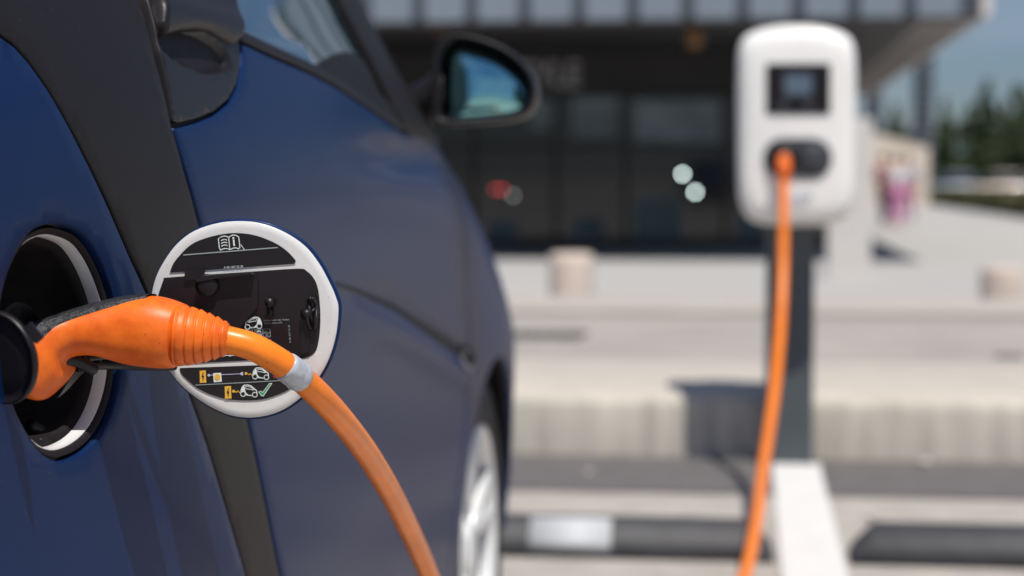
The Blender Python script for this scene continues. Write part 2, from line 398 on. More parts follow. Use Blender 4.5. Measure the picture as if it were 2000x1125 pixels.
# ---- stone bollards
def bollard(px, py, rad, h, label):
    z = pz(12.2); p = atZ(px, py, z); z = pz(p.y); p = atZ(px, py, z)
    bm = bmesh.new(); disc_stack(bm, V((p.x, p.y, pz(p.y)-.02)), V((0, 0, 1)), [(rad*.99, 0), (rad, .03), (rad, h*.86), (rad*.96, h*.95), (rad*.80, h), (0, h+.002)], 36)
    tag(obj('stone_bollard', bm, 'bollard_stone'), label, 'bollard', 'round stone bollards on the plaza')
bollard(1116, 583, .145, .315, 'round pale stone bollard in front of the dark shop front')
bollard(1957, 590, .138, .245, 'round brownish stone bollard on the open plaza at the right')
bollard(2780, 590, .138, .245, 'round brownish stone bollard further right on the open plaza')

# ---- white stele behind the charger
z = -.05; p = atZ(1661, 540, z); Yp = p.y; z = pz(Yp); p = atZ(1661, 541, z); Yp = p.y
top = atY(1690, 232, Yp).z; hw = 44*Yp/FPX
r = thing('info_pillar', 'plain white rectangular pillar standing on the plaza behind the charging box', 'pillar', (p.x, Yp, z))
boxo('pillar_body', 'pillar_white', r, p.x-hw, p.x+hw*.88, Yp, Yp+.34, z+.02, top, .012)
boxo('plinth', 'pillar_white', r, p.x-hw-.01, p.x+hw*.88+.01, Yp-.012, Yp+.36, z-.02, z+.03)

# ================================================================== SHOP BUILDING
YC, YW, PG = 24.0, 30.0, -.25
ZS = atY(1200, 41, YC).z
xr = atY(1936, 45, YC).x; xl = -16.0
bld = thing('shop_building', 'dark glass fronted shop with slate grey panelled canopy and timber soffit', 'building', (0, YW, PG))
boxo('upper_wall', 'cladding_dark', bld, xl, xr-.03, YC+.06, YC+22, ZS+.06, ZS+3.6)
# cladding panels along the fascia
bm = bmesh.new(); wpx = .685; x = xr-.30; k = 0
edges = []
while x > xl:
    edges.append(x); box(bm, x-wpx+.085, x-.085, YC, YC+.062, ZS+.02, ZS+3.5); x -= wpx*1.0
obj('fascia_panels', bm, 'cladding', bld, smooth=False)
boxo('corner_trim', 'pillar_white', bld, xr-.12, xr, YC-.02, YC+22, ZS+.03, ZS+3.62)
boxo('fascia_edge', 'building_dark', bld, xl, xr-.14, YC-.005, YC+.05, ZS-.035, ZS+.018)
bm = bmesh.new()
x = xr-.10
while x > 2.2:
    box(bm, x-.13, x, YC+.06, YC+22, ZS+.0, ZS+.05); x -= .19
obj('timber_soffit', bm, 'soffit', bld, smooth=False)
boxo('soffit_board', 'building_dark', bld, xl, 2.2, YC+.06, YC+22, ZS+.01, ZS+.055)
boxo('soffit_backing', 'building_dark', bld, 2.2, xr-.13, YC+.065, YC+22, ZS+.052, ZS+.058)
xw = atY(1655, 300, YW).x
boxo('fascia_board', 'building_dark', bld, xl, xw+.05, YW-.05, YW+.15, atY(1200, 183, YW).z, ZS+.01)
boxo('wall_base', 'building_dark', bld, xl, xw+.03, YW-.04, YW+.2, PG-.02, PG+.12)
boxo('side_wall', 'building_dark', bld, xw-.1, xw+.03, YW+.2, YC+22, PG, ZS)
boxo('shop_floor', 'building_dark', bld, xl, xw-.1, YW+.2, YC+22, PG, PG+.02)
boxo('back_wall', 'building_dark', bld, xl, xw-.1, YC+21.7, YC+21.9, PG+.02, ZS)
gz1 = atY(1200, 185, YW).z; gz0 = PG+.12
cols = [xl] + [atY(x, 300, YW).x for x in (560, 755, 925, 1085, 1222, 1415)] + [xw-.06]
for a, b in zip(cols[:-1], cols[1:]):
    boxo('shop_window', 'shop_glass', bld, a+.035, b-.035, YW+.03, YW+.05, gz0+.02, gz1-.02)
for a in cols[1:]:
    boxo('mullion', 'building_dark', bld, a-.035, a+.035, YW-.02, YW+.09, gz0, gz1)
boxo('transom', 'building_dark', bld, xl, xw, YW-.012, YW+.02, atY(1200, 284, YW).z-.04, atY(1200, 280, YW).z)
# reflections in the upper panes, painted as pale panels on the glass
for a, b, c, d in ((1118, 1208, 190, 268), (1236, 1408, 196, 278), (1035, 1078, 195, 250)):
    p0 = atY(a, d, YW); p1 = atY(b, c, YW)
    boxo('reflection_panel', 'pane_reflection', bld, p0.x, p1.x, YW+.012, YW+.028, p0.z, p1.z)
for a, b, c, d in ((1240, 1330, 385, 482), (955, 1010, 430, 478), (1120, 1180, 425, 480), (1440, 1490, 420, 478)):  # teal-grey patches laid over the lower glass
    p0 = atY(a, d, YW); p1 = atY(b, c, YW)
    boxo('glass_patch', 'patch_teal', bld, p0.x, p1.x, YW+.014, YW+.029, p0.z, p1.z)
# fascia sign
def text_mesh(s, bold=0, ext=0):
    cu = bpy.data.curves.new('t', 'FONT'); cu.body = s; cu.size = 1; cu.offset = bold; cu.extrude = ext; cu.align_x = 'LEFT'
    o = bpy.data.objects.new('t', cu); C.objects.link(o); bpy.context.view_layer.update()
    me = bpy.data.meshes.new_from_object(o.evaluated_get(bpy.context.evaluated_depsgraph_get()))
    bpy.data.objects.remove(o); bpy.data.curves.remove(cu); return me
me = text_mesh('STYLE', .02, .04)
p1 = atY(1134, 168, YW-.08); hgt = (atY(1134, 120, YW-.08).z-p1.z)
mw = max(v.co.x for v in me.vertices); mh = max(v.co.y for v in me.vertices); sc = hgt/mh
for v in me.vertices: x, y, zz = v.co; v.co = V((p1.x+(x-mw)*sc*.86, YW-.08-zz*.6, p1.z+y*sc))
me.materials.append(M['sign_grey']); so_ = bpy.data.objects.new('sign_letters', me); C.objects.link(so_); so_.parent = bld; so_.matrix_parent_inverse = Matrix.Translation(bld.location).inverted()
# pendant under the canopy
def hang(px0, px1, py0, py1, Y, label):
    a = atY(px0, py1, Y); b = atY(px1, py0, Y); r = thing('hanging_lantern', label, 'lantern', ((a.x+b.x)/2, Y, a.z), 'orange lanterns under the canopy')
    cx = (a.x+b.x)/2; bm = bmesh.new(); rr = (b.x-a.x)/2; H = b.z-a.z
    disc_stack(bm, V((cx, Y, a.z)), V((0, 0, 1)), [(rr*.7, 0), (rr, H*.2), (rr, H*.7), (rr*.4, H), (0, H)], 20); obj('shade', bm, 'hang_orange', r)
    bm = bmesh.new(); tube(bm, [V((cx, Y, b.z)), V((cx, Y, ZS))], .012, 8); obj('cord', bm, 'building_dark', r)
hang(1341, 1372, 52, 92, 25.2, 'orange lantern hanging under the dark canopy left of the charging box')
hang(848, 874, 44, 62, 25.2, 'small orange lantern under the canopy just above the door mirror')
def glint(px, py, rpx, m, label, cat, grp=None, Y=YW-.03):  # glowing disc added in place of a glint in the shop glass
    p = atY(px, py, Y); bm = bmesh.new(); rr = rpx*Y/FPX
    disc_stack(bm, p+V((0, .03, 0)), V((0, -1, 0)), [(rr*1.2, 0), (rr*1.2, .012), (rr, .02), (rr*.7, .03), (0, .034)], 20)
    tag(obj('glint_disc', bm, m), label, cat, grp)
glint(1333, 340, 3.0, 'glint_white', 'upper of the two bright white glints added as glowing discs on the dark shop front', 'glint', 'added white glints on the shop front')
glint(1358, 375, 3.0, 'glint_white', 'lower of the two bright white glints added as glowing discs on the dark shop front', 'glint', 'added white glints on the shop front')
glint(967, 370, 2.4, 'glint_red', 'red glint added as a glowing disc on the shop front, the one nearer the car', 'glint', 'added red glints on the shop front')
glint(981, 370, 2.6, 'glint_red', 'brighter red glint added as a glowing disc on the shop front beside the grey one', 'glint', 'added red glints on the shop front')
glint(1002, 382, 2.6, 'glint_grey', 'dim grey glint added as a glowing disc on the shop front right of the red ones', 'glint')

# ================================================================== FAR RIGHT: pavilion, people, hedge, cars, trees, hill
Y = 78; a = atZ(1640, 402, PG); 
x0 = atY(1640, 300, Y).x; x1 = atY(1815, 300, Y).x; r = thing('garden_wall', 'long cream rendered wall far behind the people on the plaza', 'wall', ((x0+x1)/2, Y, PG))
bm = bmesh.new(); zt0 = atY(1690, 262, Y).z; zt1 = atY(1810, 288, Y).z
vsn = [V((x0, Y, PG)), V((x1, Y, PG)), V((x1, Y, zt1)), V((x0+(x1-x0)*.35, Y, zt0+.05)), V((x0, Y, zt0+.1))]
loft(bm, [vsn, [v+V((0, .5, 0)) for v in vsn]]); obj('wall_body', bm, 'stucco', r, smooth=False)
boxo('coping', 'pillar_white', r, x0, x0+(x1-x0)*.3, Y-.05, Y+.55, zt0+.12, zt0+.2)
for px, rad, yt, lb in ((1803, .45, 118, 'tall dark ribbed column behind the cream garden wall, the right one'), (1706, .38, 150, 'tall dark ribbed column behind the cream garden wall, the left one')):
    Yc = 82; x = atY(px, 200, Yc).x; H = atY(px, yt, Yc).z-PG; rc = thing('ribbed_column', lb, 'column', (x, Yc, PG), 'dark ribbed columns beyond the canopy')
    bm = bmesh.new(); pr = [(rad, 0)]; h = 0
    while h < H-.5: h += .42; pr += [(rad, h-.10), (rad*.8, h-.08), (rad*.8, h-.02), (rad, h)]
    pr.append((rad, H)); disc_stack(bm, V((x, Yc, PG)), V((0, 0, 1)), pr, 24); obj('shaft', bm, 'cladding_dark', rc)
    bm = bmesh.new(); disc_stack(bm, V((x, Yc, PG+H-.01)), V((0, 0, 1)), [(rad, 0), (rad*1.12, .08), (rad*1.12, .2), (0, .25)], 24); obj('capital', bm, 'cladding_dark', rc)
def skin_person(name, px, pyf, pyh, shirt, trousers, label, face=0, stride=.12, wide=1.0):
    p = atZ(px, pyf, PG); Y = p.y; H = (atY(px, pyh, Y).z-PG); s = H/1.72
    r = thing('person', label, 'person', (p.x, Y, PG))
    def sk(nm, verts, edges, radii, m, root=0):
        me = bpy.data.meshes.new(nm); me.from_pydata([V(v)*s for v in verts], edges, []); o = bpy.data.objects.new(nm, me); C.objects.link(o)
        md = o.modifiers.new('skin', 'SKIN'); md.use_smooth_shade = True
        for v, q in zip(me.skin_vertices[0].data, radii): v.radius = (q*s*wide, q*s*wide)
        for v in me.skin_vertices[0].data: v.use_root = False
        me.skin_vertices[0].data[root].use_root = True
        sb = o.modifiers.new('sub', 'SUBSURF'); sb.levels = sb.render_levels = 1
        bpy.context.view_layer.update(); m2 = bpy.data.meshes.new_from_object(o.evaluated_get(bpy.context.evaluated_depsgraph_get()))
        bpy.data.objects.remove(o); m2.materials.clear(); m2.materials.append(M[m]); o = bpy.data.objects.new(nm, m2); C.objects.link(o); o.parent = r; return o
    st = stride
    bv = [(0, 0, .95), (0, 0, 1.15), (0, 0, 1.40), (0, 0, 1.50), (0, 0, 1.58), (0, -.01, 1.66),
          (-.09, 0, .90), (-.10, -st*.5, .50), (-.10, -st*.2-st*.6, .08), (-.10, -st-.12, .03),
          (.09, 0, .90), (.10, st*.4, .50), (.10, st, .09), (.10, st-.12, .03),
          (-.19, 0, 1.40), (-.25, .03, 1.13), (-.26, -.04, .88), (-.26, -.05, .78),
          (.19, 0, 1.40), (.25, -.03, 1.13), (.26, -.10, .88), (.26, -.11, .78)]
    be = [(0, 1), (1, 2), (2, 3), (3, 4), (4, 5), (0, 6), (6, 7), (7, 8), (8, 9), (0, 10), (10, 11), (11, 12), (12, 13), (2, 14), (14, 15), (15, 16), (16, 17), (2, 18), (18, 19), (19, 20), (20, 21)]
    br = [.13, .12, .12, .055, .09, .075, .085, .055, .035, .035, .085, .055, .035, .035, .055, .042, .03, .035, .055, .042, .03, .035]
    sk('body', bv, be, br, 'skin')
    sk('shirt', bv[:3]+[bv[14], bv[15], bv[18], bv[19]], [(0, 1), (1, 2), (2, 3), (3, 4), (2, 5), (5, 6)], [.15, .14, .145, .075, .06, .075, .06], shirt)
    sk('trousers', [bv[0], bv[6], bv[7], bv[8], bv[10], bv[11], bv[12]], [(0, 1), (1, 2), (2, 3), (0, 4), (4, 5), (5, 6)], [.15, .11, .08, .06, .11, .08, .06], trousers)
    bm = bmesh.new(); bmesh.ops.create_icosphere(bm, subdivisions=2, radius=.105*s)
    for v in bm.verts: v.co = V((v.co.x*.95, v.co.y*1.05+.03*s, v.co.z*1.05+1.635*s))
    o = obj('hair', bm, 'hair'); o.parent = r
    r.rotation_euler.z = face
    return r
skin_person('a', 1727, 441, 300, 'cloth_red', 'cloth_dark', 'person in a dark red top and black trousers, nearest the white pillar', .5)
skin_person('b', 1750, 444, 303, 'cloth_white', 'cloth_pink', 'person in a white top and pink trousers, walking in the middle of the group', .2)
skin_person('c', 1771, 438, 305, 'cloth_blue', 'cloth_pink', 'person in a pale blue top and pink trousers, on the right of the group', -.3, .16)
# leaf clusters
def leaves(bm, c, rx, ry, rz, n, size, holes=.0):
    for _ in range(n):
        u = random.random()**.45; th = random.random()*2*math.pi; ph = math.acos(2*random.random()-1)
        p = c+V((rx*u*math.sin(ph)*math.cos(th), ry*u*math.sin(ph)*math.sin(th), rz*u*math.cos(ph)))
        q = Matrix.Rotation(random.random()*6.28, 3, 'Z') @ Matrix.Rotation(random.random()*3.14, 3, 'X'); s = size*(.5+random.random())
        vv = [bm.verts.new(p+q @ V(k)*s) for k in ((-.5, -.25, 0), (0, -.45, .12), (.5, -.2, 0), (.45, .3, .1), (-.1, .5, 0))]
        bm.faces.new(vv)
def tree(px, Y, pytop, wpx, label, conic=True, gz=PG, grp='trees beyond the plaza'):
    p = atY(px, 350, Y); H = atY(px, pytop, Y).z-gz; W = wpx*Y/FPX/2
    r = thing('tree', label, 'tree', (p.x, Y, gz), grp)
    bm = bmesh.new(); tube(bm, [V((p.x, Y, gz)), V((p.x+.1, Y, gz+H*.3)), V((p.x-.08, Y, gz+H*.6)), V((p.x, Y, gz+H*.9))], [H*.028, H*.02, H*.013, H*.004], 8)
    for i in range(7):
        a = random.random()*6.28; z0 = gz+H*(.25+.08*i)
        tube(bm, [V((p.x, Y, z0)), V((p.x+math.cos(a)*W*.5, Y+math.sin(a)*W*.5, z0+H*.08)), V((p.x+math.cos(a)*W*.8, Y+math.sin(a)*W*.8, z0+H*.13))], [H*.008, H*.006, H*.002], 6)
    obj('trunk', bm, 'bark', r)
    bm = bmesh.new(); n = 15 if conic else 11
    for i in range(n):
        t = i/(n-1); z = gz+H*(.16+.80*t); k = (1-t)**.7 if conic else math.sin(math.pi*(.18+.75*t)); k = max(.12, k)
        for j in range(4 if t < .8 else 2):
            a = random.random()*6.28; d = W*k*(.35+.3*random.random())
            leaves(bm, V((p.x+math.cos(a)*d, Y+math.sin(a)*d, z+random.uniform(-.2, .2))), W*k*.55, W*k*.55, H*.06, 75, H*.035)
    obj('crown', bm, 'leaf', r, recalc=False)
    return r
tree(1845, 120, 196, 70, 'dark narrow tree right of the porch columns, lowest of the row', True)
tree(1925, 112, 160, 100, 'tall dark pointed tree in the row beyond the hedge')
tree(1893, 126, 205, 80, 'dark rounded tree between the two pointed trees', False)
tree(1990, 106, 165, 95, 'broad dark tree at the right edge of the photo', False)
tree(1745, 118, 208, 70, 'dark rounded tree seen between the two porch columns', False)
tree(1800, 128, 225, 70, 'dark tree behind the ribbed porch column', False)
tree(1962, 130, 195, 70, 'dark tree standing behind the tall pointed one')
for i, (x, y, h, wd) in enumerate(((22, 60, 9, 5), (30, 45, 8, 5), (34, 28, 9, 6), (26, 14, 8, 5), (38, 80, 10, 7))):
    src = atY(1900, 350, y)
    # trees along the right-hand side of the plaza (outside the frame, seen in the car's paint)
    px = 1458+x/y*FPX
    tr = tree(1925, 112, 190, 90, 'tree %s the plaza, outside the right edge of the photo' % ('along the far side of', 'along', 'beside', 'close beside', 'beyond')[i], False)
    s = h/8.; tr.scale = (s, s, s); tr.location = (x, y, PG)
tb = tree(1925, 112, 190, 90, 'tall unseen tree added behind the parked car, outside the photo, mirrored in its door mirror', False, grp='trees added behind the car park')
tb.scale = (.9, .9, 1.0); tb.location = (4.6, -11, 0)  # unseen tree, added only for its dark reflection in the door mirror
# hedge
r = thing('hedge', 'low clipped olive green hedge along the far edge of the plaza', 'hedge', (0, 0, 0))
bm = bmesh.new()
A = atZ(1815, 397, PG); B = atZ(2250, 455, PG)
for i in range(110):
    t = i/109; c = A.lerp(B, t); leaves(bm, c+V((0, 0, .38)), .55, .55, .40, 95, .16)
obj('foliage', bm, 'leaf_olive', r, recalc=False)
bm = bmesh.new(); tube(bm, [A+V((0, 0, .12)), A.lerp(B, .5)+V((0, 0, .12)), B+V((0, 0, .12))], .10, 8); obj('stems', bm, 'bark', r)
r.location = (0, 0, 0)
# far parked cars
def far_car(px, Y, paint, label):
    x = atY(px, 360, Y).x; r = thing('parked_car', label, 'car', (x, Y, PG), 'cars parked beyond the hedge')
    def P(u, v, zz): return V((x+u, Y+v, PG+zz))
    bm = bmesh.new(); loops = []
    for u, h, hw in ((-2.1, .55, .72), (-2.0, .72, .8), (-1.2, .82, .85), (0, .86, .86), (1.3, .86, .85), (2.0, .74, .8), (2.1, .5, .7)):
        loops.append([P(u, -hw, .25), P(u, -hw, h*.7), P(u, -hw*.93, h), P(u, hw*.93, h), P(u, hw, h*.7), P(u, hw, .25)])
    loft(bm, loops); obj('body', bm, paint, r)
    bm = bmesh.new(); loft(bm, [[P(u, -hw, z0), P(u, -hw*.85, z1), P(u, hw*.85, z1), P(u, hw, z0)] for u, hw, z0, z1 in ((-1.35, .75, .82, .84), (-.6, .76, .84, 1.36), (.8, .76, .85, 1.38), (1.5, .75, .84, .88))])
    obj('cabin_glass', bm, 'car_glass', r, smooth=False)
    bm = bmesh.new(); loft(bm, [[P(u, -.64, 1.37), P(u, -.5, 1.44), P(u, .5, 1.44), P(u, .64, 1.37)] for u in (-.55, .78)]); obj('roof', bm, paint, r, smooth=False)
    for u in (-1.3, 1.3):
        for v in (-.8, .8):
            bm = bmesh.new(); disc_stack(bm, P(u, v-.1, .31), V((0, 1, 0)), [(.2, 0), (.31, .02), (.31, .18), (.2, .2)], 20); obj('wheel', bm, 'tyre', r)
far_car(1870, 104, 'car_silver', 'blue grey car parked beyond the hedge, left of the pale ones')
far_car(1962, 100, 'car_beige', 'beige car parked beyond the hedge below the tall tree')
far_car(2075, 98, 'car_white', 'white car parked beyond the hedge at the right edge')
# hill
bm = bmesh.new(); rows = []
for j in range(5):
    rows.append([bm.verts.new((-2500+5000*i/60, 2600+j*260, -2+(j/4)**.7*(70+30*noise.noise(V((i*.13, 1.7, 0)))+9*noise.noise(V((i*.5, 3, 0)))))) for i in range(61)])
for a, b in zip(rows[:-1], rows[1:]):
    for i in range(60): bm.faces.new((a[i], a[i+1], b[i+1], b[i]))
tag(obj('hill', bm, 'hill_green'), kind='structure')

# ================================================================== CHARGING STATION
YB = 5.30
ctr = atY(1557, 240, YB); gx = ctr.x
st = thing('charging_station', 'white electric car charging box on a dark steel post at the kerb', 'charging station', (gx, 5.53, 0))
k = YB/FPX
def bp2(px, py, dy=0): q = atY(px, py, YB); return V((q.x, YB+dy, q.z))
half = [(0, 46), (45, 49), (80, 57), (103, 70), (113, 90), (117, 130), (117, 250), (116, 340), (112, 390), (99, 422), (74, 437), (30, 441), (0, 442)]
ol = [(1557+a, b) for a, b in half]+[(1557-a, b) for a, b in half[::-1][1:-1]]
ol = spline([V(q) for q in ol], 3, True)
def boxloop(s, dy):
    out = []
    for q in ol:
        d = V((q.x-1557, q.y-243)); l = d.length; d = d*((l-s)/l); out.append(bp2(1557+d.x, 243+d.y, dy))
    return out
bm = bmesh.new(); loft(bm, [boxloop(30, .215), boxloop(12, .20), boxloop(3, .17), boxloop(0, .12), boxloop(0, .05), boxloop(2, .032), boxloop(8, .014), boxloop(20, .004), boxloop(45, 0)])
obj('housing', bm, 'charger_white', st)
def rpoly(x0, x1, y0, y1, r, n=6):
    out = []
    for cx, cy, a0 in ((x1-r, y0+r, -90), (x1-r, y1-r, 0), (x0+r, y1-r, 90), (x0+r, y0+r, 180)):
        for i in range(n+1): a = R(a0+90*i/n); out.append((cx+r*math.cos(a), cy+r*math.sin(a)))
    return out
def plate(name, pts, m, parent, y0, y1, smooth=False, rec=None):
    bm = bmesh.new(); loft(bm, [[bp2(a, b, y1) for a, b in pts], [bp2(a, b, y0) for a, b in pts]]); return obj(name, bm, m, parent, smooth=smooth)
sp = plate('screen_panel', rpoly(1496, 1622, 124, 223, 5), 'panel_black', st, -.004, .006)
plate('display', rpoly(1532, 1586, 145, 186, 3), 'screen', sp, -.0065, -.0042)
for px in (1530, 1578):
    bm = bmesh.new(); disc_stack(bm, bp2(px, 208, -.004), V((0, -1, 0)), [(.012, 0), (.012, .003), (.009, .004), (0, .004)], 16); obj('button', bm, 'charger_dark', sp)
sk_ = plate('socket_panel', rpoly(1491, 1625, 270, 348, 38), 'charger_dark', st, -.006, .006)
bm = bmesh.new(); disc_stack(bm, bp2(1587, 309, -.006), V((0, -1, 0)), [(.036, 0), (.036, .006), (.032, .009), (.01, .010), (0, .010)], 28); obj('socket_cover', bm, 'charger_dark', sk_)
bm = bmesh.new(); disc_stack(bm, bp2(1529, 306, -.006), V((0, -1, 0)), [(.044, 0), (.044, .012), (.036, .016), (0, .012)], 28); obj('socket', bm, 'black_plastic', sk_)
# faint blue-grey emblem below
bm = bmesh.new()
for i in range(3):
    tube(bm, [bp2(1552+14*i+6*math.cos(a), 386+9*math.sin(a), -.0045) for a in [R(x) for x in range(20+40*i, 300+30*i, 20)]], .0022, 6)
obj('emblem', bm, 'logo_blue', st)
pL = atY(1497, 500, 5.50).x; pR = atY(1591, 500, 5.50).x
bm = bmesh.new(); box(bm, pL, pR, 5.50, 5.585, .004, .82, .008); obj('post', bm, 'post_grey', st, smooth=False)
boxo('base_plate', 'post_grey', st, pL-.005, pR+.005, 5.495, 5.60, .002, .012)
boxo('mounting_bracket', 'charger_dark', st, pL+.02, pR-.02, 5.50, 5.56, .815, 1.15)

# ================================================================== CAR
car = thing('electric_car', 'small dark blue electric city car with its charging flap open', 'car', (-1.15, 1.95, 0))
XC = -1.17
# -- charging port opening
hole_px = [(95, 443), (130, 446), (165, 465), (197, 515), (222, 585), (235, 660), (233, 740), (217, 805), (190, 855), (155, 885), (115, 896), (75, 873), (38, 808), (12, 728), (1, 655), (6, 585), (25, 520), (57, 463)]
hole = spline([V(hit(*q)) for q in hole_px], 4, True)
PC = V(hit(118, 668)); PCW = bp_(PC.x, PC.y); PN = bn(PC.x, PC.y)
print('port', PCW, PN)
seamL_px = [(-1, 66), (30, 88), (60, 122), (95, 172), (130, 232), (165, 300), (198, 368), (228, 435), (256, 500), (288, 570), (322, 645), (352, 715), (382, 796), (405, 862), (427, 935), (448, 1005), (466, 1065), (482, 1124)]
seamR_px = [(262, -60), (275, 0), (306, 115), (338, 246), (362, 330), (385, 412), (420, 545), (452, 675), (487, 826), (505, 905), (523, 995), (538, 1070), (549, 1124)]
sL = [V(hit(*q)) for q in seamL_px]; sR = [V(hit(*q)) for q in seamR_px]
dl = (sL[-1]-sL[-2]).normalized(); dr = (sR[-1]-sR[-2]).normalized()
def ext(p, d, z): return p+d*((z-p.y)/d.y)
SILL = .20
sLl = sL+[ext(sL[-1], dl, .46), ext(sL[-1], dl, .30)+V((.02, 0)), V((ext(sL[-1], dl, .30).x+.06, SILL))]
sRl = sR+[ext(sR[-1], dr, .42), ext(sR[-1], dr, .30), V((ext(sR[-1], dr, .30).x-.01, .24))]
print('sL', [tuple(round(c, 3) for c in p) for p in sL[::4]], 'sR', [tuple(round(c, 3) for c in p) for p in sR[::4]])
# body shell (dark, under every panel)
def arch(cx, cz, r, a0, a1, n=18): return [V((cx+r*math.cos(R(a0+(a1-a0)*i/n)), cz+r*math.sin(R(a0+(a1-a0)*i/n)))) for i in range(n+1)]
RW = (1.05, .262); FW = (2.78, .275)
def zt(D): return interp([(.58, .90), (.7, .97), (.85, 1.0), (1.3, 1.0), (1.42, .975), (1.52, .945), (1.7, .93), (2.0, .915), (2.33, .89), (2.5, .865), (2.8, .80), (3.1, .735), (3.3, .65), (3.43, .50)], D)
top = [V((d, zt(d))) for d in [.60+.0943*i for i in range(31)]]
low = [V((3.42, .25)), V((3.30, .20))]+arch(*FW, .29, -10, 190)+[V((2.45, SILL)), V((1.42, SILL))]+arch(*RW, .30, -10, 190)+[V((.66, SILL)), V((.60, .28))]
shell = top+low
panel('inner_shell', shell, 'recess_black', car, holes=[[PC+(q-PC)*1.02 for q in hole]], step=.03, depth=-.007, thick=.012, gap=.004, edge=.02)
# -- rear quarter panel
q_out = [V((.70, .25)), V((.62, .32)), V((.60, .55)), V((.60, .78))]+[V((x, zt(x)-.004)) for x in (.66, .75, .85)]
q_top = [V((.93, sL[0].y+.02))] if False else []
lft = [V((.95, .925)), V((1.0, .922))]
quarter = [V((.68, .30)), V((.615, .36)), V((.605, .60)), V((.61, .80)), V((.64, .86)), V((.72, .905)), V((.84, .925)), V((.96, .928)), V((1.03, .922))]+sLl + arch(*RW, .30, 0, 180)
quarter = [p for p in quarter]
panel('rear_quarter_panel', quarter, 'blue_paint', car, holes=[hole], step=.013, edge=.006)
# -- safety cell band
cell = [V((.625, .87)), V((.66, .92)), V((.72, .965))]+[V((x, zt(x)-.001)) for x in (.8, .9, 1.0, 1.1, 1.2)]+[V((sR[0].x, zt(sR[0].x)-.001))]+sRl[0:]+[V((2.46, .235)), V((2.46, SILL))]+[sLl[-1]]+sLl[::-1][1:]+[V((1.03, .924)), V((.96, .930)), V((.84, .927)), V((.72, .907)), V((.64, .862)), V((.62, .83))]
panel('safety_cell', cell, 'cell_grey', car, step=.013, edge=.006, depth=-.0005)
# -- door
belt_px = [(452, -60), (457, 0), (461, 60), (470, 80), (530, 108), (600, 138), (650, 164), (700, 197), (745, 228), (785, 256)]
belt = [V(hit(*q)) for q in belt_px]
print('belt', [tuple(round(c, 3) for c in p) for p in belt])
trim_px = [(278, -55), (290, 0), (314, 100), (341, 240), (352, 243), (385, 235), (420, 221), (450, 196), (466, 165), (473, 130), (472, 95), (463, 40), (454, -55)]
trim = [V(hit(*q)) for q in trim_px]
dseam = [V((2.47, .885)), V((2.50, .82)), V((2.53, .72)), V((2.54, .62)), V((2.50, .5)), V((2.445, .40)), V((2.41, .30)), V((2.38, .24))]
blt = [p for p in belt[3:]]+[V((2.40, .893)), V((2.44, .889))]
i0 = 3
door = [sR[3], ] + sRl[4:] + dseam[::-1] + blt[::-1] + [V(hit(*q)) for q in ((471, 95), (473, 130), (466, 166), (450, 197), (420, 222), (385, 236), (352, 245))]
dr_ = panel('door', door, 'blue_paint', car, step=.0125, edge=.006, rnd=.0022)
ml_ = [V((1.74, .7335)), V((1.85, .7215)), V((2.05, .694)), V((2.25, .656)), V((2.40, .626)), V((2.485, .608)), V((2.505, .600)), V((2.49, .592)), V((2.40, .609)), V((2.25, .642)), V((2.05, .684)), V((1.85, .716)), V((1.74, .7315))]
panel('crease_shade_strip', ml_, 'pillar_black', dr_, step=.006, edge=.01, gap=0, depth=.0015, thick=.004, rnd=.001)  # black strip that paints the shade lying in the door crease
# -- door handle trim, its hollow and the grip
HC = V(hit(388, 98))
def bowl(p):
    d = p-HC; u = d.x/.075; v = (d.y+.02*d.x)/.0155; r_ = u*u+v*v
    return -.022*(1-sstep(.35, 1.15, r_)) if r_ < 1.3 else 0
tr_ = panel('handle_trim', trim, 'trim_black', dr_, step=.0045, edge=.004, rnd=.0008, disp=bowl, depth=-.001)
hnd = [V(hit(*q)) for q in ((296, -52), (302, 10), (310, 50), (322, 70), (345, 64), (375, 61), (405, 65), (433, 80), (454, 90), (465, 78), (463, 50), (455, -52))]
HB = V(hit(390, 66))
panel('door_handle', hnd, 'trim_black', dr_, step=.0045, edge=.004, depth=.004, thick=.012, rnd=.004, gap=.001, disp=lambda p: .005*math.exp(-((p.y-HB.y-.012)/.012)**2))
# -- side window, weather strip, sail, A pillar
ztop = 1.34
win = [belt[1]+V((.012, .02)), belt[2]+V((.010, 0))]+[p+V((.004, .006)) for p in belt[3:]]+[V(hit(768, 215)), V(hit(748, 150)), V(hit(728, 90)), V(hit(700, 20))]
dw = (win[-1]-win[-2]).normalized(); win += [win[-1]+dw*.15, V((1.95, 1.36)), V((1.40, 1.38)), V((1.34, 1.30))]
panel('side_window', win, 'tinted_glass', car, step=.02, gap=.0005, depth=-.004, thick=.004, edge=.015)
strip = [p+V((0, .0005)) for p in belt[3:]]+[p+V((0, .010)) for p in belt[3:]][::-1]
panel('window_strip', strip, 'black_plastic', car, step=.004, gap=0, depth=.0015, thick=.006, edge=.01, rnd=.001)
sail = [V(hit(*q)) for q in ((608, 138), (640, 112), (662, 101), (685, 101), (706, 116), (722, 142), (738, 178), (760, 200), (784, 246), (786, 255), (745, 227), (700, 196), (650, 163))]
panel('window_sail', sail, 'pillar_black', car, step=.012, gap=.0003, depth=.001, thick=.006, edge=.008)
pil = [V(hit(*q)) for q in ((648, -20), (676, 40), (712, 105), (740, 160), (762, 205), (784, 248), (800, 262))]
pil2 = [V(hit(*q)) for q in ((808, 235), (790, 180), (772, 110), (752, 40), (738, -20))]
pd = (pil[0]-pil[1]).normalized(); p2 = (pil2[-1]-pil2[-2]).normalized()
